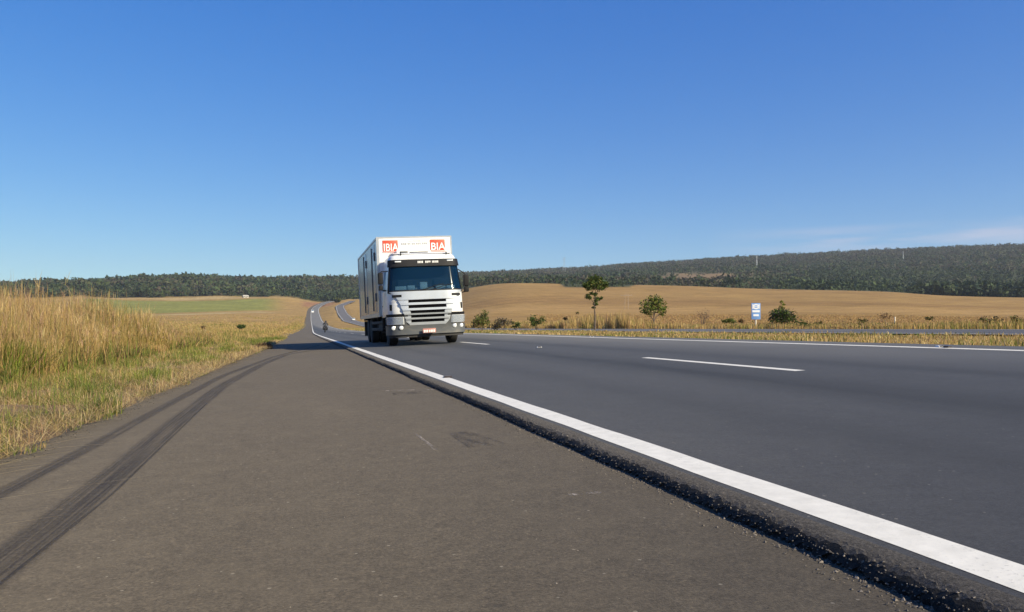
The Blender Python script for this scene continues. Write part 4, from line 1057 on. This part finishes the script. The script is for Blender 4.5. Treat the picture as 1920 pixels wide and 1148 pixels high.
g = Geo(); g.tube([(-.95, 1.42, .5), (.95, 1.42, .5)], .07, 8); g.done('axle', M['chassis'], truck)
for yy in (7.4, 8.75): g = Geo(); g.tube([(-.9, yy, .5), (-.22, yy, .5), (-.17, yy, .5), (.17, yy, .5), (.22, yy, .5), (.9, yy, .5)], [.09, .10, .22, .22, .10, .09], 12); g.done('axle', M['chassis'], truck)
TYR = [(-.15, .30), (-.155, .44), (-.13, .497), (-.09, .51), (.09, .51), (.13, .497), (.155, .44), (.15, .30)]
RIM = [(-.10, .05), (-.13, .10), (-.11, .16), (-.05, .24), (-.12, .285), (-.15, .305), (.10, .305)]
wheel0 = None
def wheel(x, y, flip):
    global wheel0
    if wheel0 is None:
        g = Geo(); g.lathe(TYR, (0, 0, 0), 32)
        for gx in (-.06, 0, .06): g.lathe([(gx - .008, .512), (gx + .008, .512)], (0, 0, 0), 32)
        tyre = g.done('tyre', M['rubber']); g = Geo(); g.lathe(RIM, (0, 0, 0), 24)
        for k in range(10): g.tube([(-.112, .16 * math.cos(k * .628), .16 * math.sin(k * .628)), (-.135, .16 * math.cos(k * .628), .16 * math.sin(k * .628))], .014, 6)
        rim = g.done('rim', M['rim']); wheel0 = tyre, rim; t2, r2 = tyre, rim
    else: t2, r2 = wheel0[0].copy(), wheel0[1].copy(); COL.objects.link(t2); COL.objects.link(r2)
    # a wheel is its tyre with the rim under it
    t2.name = 'wheel'; t2.parent = truck; t2.location = (x, y, .51); t2.rotation_euler = (0, 0, R(180) if flip else 0); r2.parent = t2
for sx in (-1, 1):
    wheel(sx * 1.0, 1.42, sx > 0)
    for yy in (7.4, 8.75): wheel(sx * 1.03, yy, sx > 0); wheel(sx * .70, yy, sx > 0)

# ------------------------------------------------------------------ motorcyclist and far traffic
def carriage(name, u, Y, opp=False):
    Y_ = np.array(float(Y)); xf, zf = (Ox, opp_z) if opp else (Sx, road_z)
    d = 4.0; h = math.atan2(float(xf(Y_ + d) - xf(Y_ - d)), 2 * d)
    return (u + float(xf(Y_)), Y, float(zf(np.array(u), Y_))), h
M['moto'] = pm('dark_bike_paint', (.03, .03, .035), .4, var=.2)
M['jacket'] = pm('dark_jacket', (.03, .032, .04), .8, var=.2)
M['jeans'] = pm('dark_jeans', (.045, .055, .085), .85, var=.2)
M['helmet'] = pm('dark_helmet', (.02, .02, .025), .25, var=.1)
loc, hd = carriage('m', 3.35, 119)
bike = empty('motorcycle', loc, 'dark motorcycle ridden along the lane behind the truck', 'motorcycle', rot=(0, R(4), -hd))
for yy in (-.68, .68):
    g = Geo(); g.lathe([(-.05, .22), (-.06, .29), (0, .32), (.06, .29), (.05, .22)], (0, yy, .32), 20); w_ = g.done('wheel', M['rubber'], bike)
    g = Geo(); g.lathe([(-.03, .03), (-.02, .21), (.02, .21), (.03, .03)], (0, yy, .32), 14); g.done('rim', M['rim'], w_)
g = Geo(); g.box(-.12, .12, -.12, .45, .68, .92, .06, 3); g.box(-.16, .16, -.25, .3, .3, .65, .05); g.tube([(0, .68, .34), (0, .50, 1.0)], .04, 6); g.tube([(0, -.68, .34), (0, -.3, .62)], .04, 6); g.done('frame', M['moto'], bike)
g = Geo(); g.box(-.14, .14, -.85, -.1, .72, .82, .04); g.done('seat', M['black'], bike)
g = Geo(); g.tube([(-.36, .42, 1.04), (0, .5, 1.0), (.36, .42, 1.04)], .018, 6); g.done('handlebar', M['black'], bike)
g = Geo(); g.box(-.05, .05, -.95, -.90, .70, .76, .01); g.done('tail_light', M['chassis'], bike)
for sx in (-.27, .27): g = Geo(); g.box(sx - .09, sx + .09, -.85, -.35, .42, .74, .04); g.done('pannier', M['black'], bike)
def skin_body(name, pts, edges, rad, mat, parent):
    me = bpy.data.meshes.new(name); me.from_pydata(pts, edges, []); o = link_mesh(name, me, mat, parent)
    md = o.modifiers.new('skin', 'SKIN'); o.modifiers.new('sub', 'SUBSURF').levels = 2
    for v, r_ in zip(me.skin_vertices[0].data, rad): v.radius = (r_, r_)
    me.skin_vertices[0].data[0].use_root = True
    ev = o.evaluated_get(bpy.context.evaluated_depsgraph_get()); m2 = bpy.data.meshes.new_from_object(ev)
    o.modifiers.clear(); o.data = m2
    for p in m2.polygons: p.use_smooth = True
    return o
rider = empty('person', loc, 'rider in dark clothes and helmet leaning forward on the motorcycle', 'person', rot=(0, R(4), -hd))
bp_ = [(0, -.25, .90), (0, -.18, 1.12), (0, -.06, 1.36), (0, .0, 1.46), (0, .04, 1.58),
       (-.20, -.05, 1.38), (-.32, .16, 1.18), (-.33, .38, 1.07), (.20, -.05, 1.38), (.32, .16, 1.18), (.33, .38, 1.07),
       (-.13, -.22, .88), (-.25, .16, .80), (-.22, .0, .42), (-.22, .14, .36), (.13, -.22, .88), (.25, .16, .80), (.22, .0, .42), (.22, .14, .36)]
be = [(0, 1), (1, 2), (2, 3), (3, 4), (2, 5), (5, 6), (6, 7), (2, 8), (8, 9), (9, 10), (0, 11), (11, 12), (12, 13), (13, 14), (0, 15), (15, 16), (16, 17), (17, 18)]
skin_body('body', bp_, be, [.15, .16, .17, .07, .085, .085, .06, .045, .085, .06, .045, .11, .085, .06, .05, .11, .085, .06, .05], M['jacket'], rider)
g = Geo(); bmesh.ops.create_uvsphere(g.bm, u_segments=16, v_segments=10, radius=.14, matrix=Matrix.Translation((0, .05, 1.60))); g.done('helmet', M['helmet'], rider)
def car(name, u, Y, opp, face_cam, label, cat, L_, W_, H_, paint, tall, group=None):
    loc, hd = carriage(name, u, Y, opp)
    root = empty(name, (loc[0], loc[1], loc[2] + .02), label, cat, group, rot=(0, 0, -hd + (math.pi if face_cam else 0)))
    # built with its nose towards +Y
    b, w = L_ / 2, W_ / 2
    prof = [(-b, .35), (-b, H_ * .97), (-b + .15, H_), (b * .42, H_), (b * .72, H_ * .62), (b, H_ * .52), (b, .35)] if tall else \
           [(-b, .35), (-b, H_ * .62), (-b * .72, H_ * .66), (-b * .48, H_ * .98), (b * .10, H_), (b * .45, H_ * .66), (b, H_ * .56), (b, .35)]
    g = Geo(); g.poly([(-w, yy, zz) for yy, zz in prof], W_, (1, 0, 0)); bmesh.ops.bevel(g.bm, geom=g.bm.edges[:], offset=.06, segments=2, affect='EDGES'); g.done('body', paint, root)
    i = 3 if tall else 4
    (ya, za), (yb, zb) = prof[i], prof[i + 1]
    n_ = Vector((0, -(zb - za), yb - ya)).normalized()
    def on(f, x, e): return Vector((x, ya + (yb - ya) * f, za + (zb - za) * f)) + n_ * e
    g = Geo(); g.poly([on(.1, -w * .86, .006), on(.1, w * .86, .006), on(.92, w * .92, .006), on(.92, -w * .92, .006)], .02, tuple(n_)); g.done('windscreen', M['glass'], root)
    for sx in (-1, 1):
        g = Geo(); g.box(sx * w * .72 - .16, sx * w * .72 + .16, b - .03, b + .03, H_ * .40, H_ * .50, .02); g.done('headlight', M['lamp'], root)
        g = Geo(); g.box(sx * w - .012, sx * w + .012, -b * .6, b * .3, H_ * .64, H_ * .88, .005); g.done('window', M['glass'], root)
        for yy in (-b * .62, b * .62):
            g = Geo(); g.lathe([(-.1, .2), (-.1, .31), (.1, .31), (.1, .2)], (sx * (w - .09), yy, .33), 18); g.done('wheel', M['rubber'], root)
    return root
car('far_van', 3.4, 790, False, True, 'white van coming down the slope far behind the truck', 'van', 5.4, 2.2, 2.7, M['white'], True)
car('far_car', 2.6, 545, True, True, 'white car on the curving opposite road beside the truck wheels', 'car', 4.4, 1.85, 1.75, M['white'], False)

# ------------------------------------------------------------------ studs, sign, posts, poles
M['stud'] = pm('stud_plastic', (.74, .73, .69), .5, var=.1)
M['stud_dark'] = pm('stud_reflector', (.06, .05, .045), .3, var=.2)
def stud(u, Y, label, body=None):
    loc = (u + float(Sx(np.array(Y))), Y, float(road_z(np.array(u), np.array(Y))) + .004)
    root = empty('road_stud', loc, label, 'road stud', 'road studs along the carriageway', rot=(0, -math.atan(.0486), 0))
    g = Geo(); vs = [g.bm.verts.new(p) for p in ((-.055, -.05, 0), (.055, -.05, 0), (.055, .05, 0), (-.055, .05, 0), (-.045, -.025, .022), (.045, -.025, .022), (.045, .025, .022), (-.045, .025, .022))]
    for f in ((0, 1, 2, 3), (4, 5, 6, 7), (0, 1, 5, 4), (1, 2, 6, 5), (2, 3, 7, 6), (3, 0, 4, 7)): g.bm.faces.new([vs[i] for i in f])
    g.done('stud_body', body or M['stud'], root, False)
    g = Geo(); g.poly([(-.04, -.049, .004), (.04, -.049, .004), (.036, -.03, .0205), (-.036, -.03, .0205)], .003, (0, -.7, .7)); g.done('reflector', M['stud_dark'], root, False)
    return root
stud(5.52, 18.2, 'pale road stud in the gap between the lane dashes')
stud(9.20, 9.85, 'pale road stud on the far edge line, the one nearest the camera')
stud(9.14, 24.3, 'pale road stud on the far edge line, below the bushes right of the truck')
stud(1.86, 10.2, 'small dark worn road stud on the near edge line beside the shoulder step', M['stud_dark'])
x = 9.27; Y = 9.62
g = Geo(); g.box(-.05, .05, -.04, .04, 0, .03, .012); o = g.done('stone', M['stud_dark']); o.location = (9.12, 9.62, float(road_z(np.array(9.12), np.array(9.62))) + .003); o.rotation_euler = (0, -.0486, .3)
tag(o, 'small dark stone beside the nearest stud on the far edge line', 'stone')
# blue distance marker
M['sign_blue'] = pm('sign_blue', (.16, .32, .66), .45, var=.06)
M['sign_white'] = pm('sign_white', (.80, .82, .85), .45, var=.04)
M['post_white'] = pm('post_white', (.74, .66, .52), .7, var=.1)
x, y = at(1417, 62); z = gz(x, y)
sg = empty('road_sign', (x, y, z), 'narrow blue and white sign on a pale post beyond the opposite road', 'sign', rot=(0, 0, R(-18)))
g = Geo(); g.tube([(0, 0, -.1), (0, 0, 1.15)], .055, 8); g.done('post', M['post_white'], sg)
g = Geo(); g.box(-.33, .33, -.09, -.06, .72, 1.92, .02); pn = g.done('panel', M['sign_blue'], sg)
g = Geo()
g.poly([(.24 * math.cos(t_) , -.105, 1.66 + .20 * math.sin(t_)) for t_ in np.linspace(0, 6.283, 17)[:-1]], .014, (0, 1, 0))
g.box(-.27, .27, -.105, -.091, 1.24, 1.40); g.box(-.27, -.19, -.105, -.091, 1.50, 1.84); g.box(.19, .27, -.105, -.091, 1.50, 1.84)
g.box(-.20, .20, -.105, -.091, .95, 1.10); g.done('panel_mark', M['sign_white'], pn)
g = Geo(); g.box(-.10, .10, -.112, -.104, 1.58, 1.64); g.box(-.10, .10, -.112, -.104, 1.69, 1.75); g.done('panel_bar', M['sign_blue'], pn)
x, y = at(1678, 60)
g = Geo(); g.tube([(0, 0, -.1), (0, 0, .75)], [.05, .045], 8); g.tube([(0, 0, .75), (0, 0, .80)], [.06, .05], 8)
o = g.done('marker_post', M['post_white']); o.location = (x, y, gz(x, y)); tag(o, 'short pale post in the grass right of the wispy bare shrub', 'post')
M['wood_pole'] = pm('weathered_pole', (.36, .27, .19), .85, var=.2)
M['steel'] = pm('galvanised_steel', (.45, .47, .5), .5, metal=.4, var=.1)
x, y = at(1175, 415); z = gz(x, y)
up = empty('utility_pole', (x, y, z), 'pale twin-legged power pole with one crossarm standing in the tan field', 'utility pole', rot=(0, 0, -pxaz(1175)))
for sx in (-.9, .9): g = Geo(); g.tube([(sx, 0, -.5), (sx * .9, 0, 7.6)], [.12, .09], 8); g.done('pole', M['wood_pole'], up)
g = Geo(); g.box(-2.8, 2.8, -.12, .12, 6.9, 7.15, .03); ca = g.done('crossarm', M['wood_pole'], up)
for sx in (-2.5, 0, 2.5): g = Geo(); g.lathe([(-.08, .05), (0, .12), (.08, .05)], (sx, 0, 7.25), 8); g.done('insulator', M['steel'], ca)
def pylon(px, dist, h, w, label, solid=False):
    x, y = at(px, dist); z = gz(x, y) - 2
    root = empty('pylon' if not solid else 'radio_mast', (x, y, z), label, 'pylon' if not solid else 'mast', rot=(0, 0, -pxaz(px)))
    g = Geo()
    if solid: g.tube([(0, 0, 0), (0, 0, h)], [w, w * .6], 8); g.done('mast', M['lettering'], root); g = Geo(); g.box(-.9, .9, -.9, .9, h * .8, h * .84); g.done('platform', M['steel'], root); return
    lv = 6; P = lambda k, i, j: Vector((i * w * (1 - .85 * k / lv), j * w * (1 - .85 * k / lv), h * k / lv))
    for k in range(lv):
        for i, j in ((-1, -1), (1, -1), (1, 1), (-1, 1)):
            g.tube([P(k, i, j), P(k + 1, i, j)], .22, 4); i2, j2 = -j, i
            g.tube([P(k, i, j), P(k + 1, i2, j2)], .13, 4)
    g.done('lattice', M['steel'], root)
    for f in (.78, .88, .97):
        g = Geo(); g.tube([(-w * 1.5, 0, h * f), (w * 1.5, 0, h * f)], .2, 4); g.done('crossarm', M['steel'], root)
pylon(1058, 2150, 46, 4, 'faint lattice pylon on the ridge right of the truck')
pylon(1420, 1750, 30, .7, 'white mast on the wooded slope above the blue sign', True)
pylon(1695, 2000, 24, .55, 'faint pale mast near the ridge top at the right', True)
# houses
M['plaster'] = pm('plaster', (.46, .43, .38), .8, var=.1, scale=.6)
M['tile'] = pm('clay_tile', (.36, .15, .085), .85, var=.2, scale=.8)
M['dark_open'] = pm('dark_opening', (.03, .03, .03), .6, var=.2)
def house(px, dist, w, d, h, label, roof=None):
    x, y = at(px, dist); z = gz(x, y) - .2
    root = empty('house', (x, y, z), label, 'house', rot=(0, 0, -pxaz(px) + .3))
    g = Geo(); g.box(-w / 2, w / 2, -d / 2, d / 2, 0, h); g.done('wall', M['plaster'], root)
    g = Geo(); g.poly([(-w / 2 - .4, -d / 2 - .4, h + .004), (-w / 2 - .4, 0, h + d * .3), (-w / 2 - .4, d / 2 + .4, h + .004)], w + .8, (1, 0, 0)); g.done('roof', roof or M['tile'], root)
    g = Geo(); g.box(-.5, .5, -d / 2 - .03, -d / 2 + .02, 0.01, 2.1); g.done('door', M['dark_open'], root)
    for sx in (-w * .3, w * .3): g = Geo(); g.box(sx - .6, sx + .6, -d / 2 - .03, -d / 2 + .02, 1.0, 2.1); g.done('window', M['dark_open'], root)
house(460, 1165, 7, 5, 2.2, 'tiny white house at the foot of the wood on the left', M['plaster'])
house(884, 1240, 11, 8, 4, 'orange roofed house among trees just right of the truck mirror, lower left of three')
house(896, 1300, 12, 8, 4, 'orange roofed house among trees right of the truck, middle of three')
house(907, 1360, 11, 8, 4, 'orange roofed house among trees right of the truck, highest on the slope')

# ------------------------------------------------------------------ air
m = bpy.data.materials.new('haze'); m.use_nodes = True; t = m.node_tree; t.nodes.remove(t.nodes['Principled BSDF'])
pv = t.nodes.new('ShaderNodeVolumePrincipled'); pv.inputs['Color'].default_value = (.80, .88, 1.0, 1); pv.inputs['Density'].default_value = 7.5e-5; pv.inputs['Anisotropy'].default_value = .1
t.links.new(pv.outputs[0], t.nodes['Material Output'].inputs['Volume'])
hb = np_mesh('haze', [(x, y, z) for z in (-30, 420) for y in (-5600, 5600) for x in (-5600, 5600)], [[0, 2, 3, 1], [4, 5, 7, 6], [0, 1, 5, 4], [2, 6, 7, 3], [0, 4, 6, 2], [1, 3, 7, 5]])
tag(link_mesh('haze', hb, m), 'pale blue haze thickening towards the far hills', 'haze', kind='stuff')
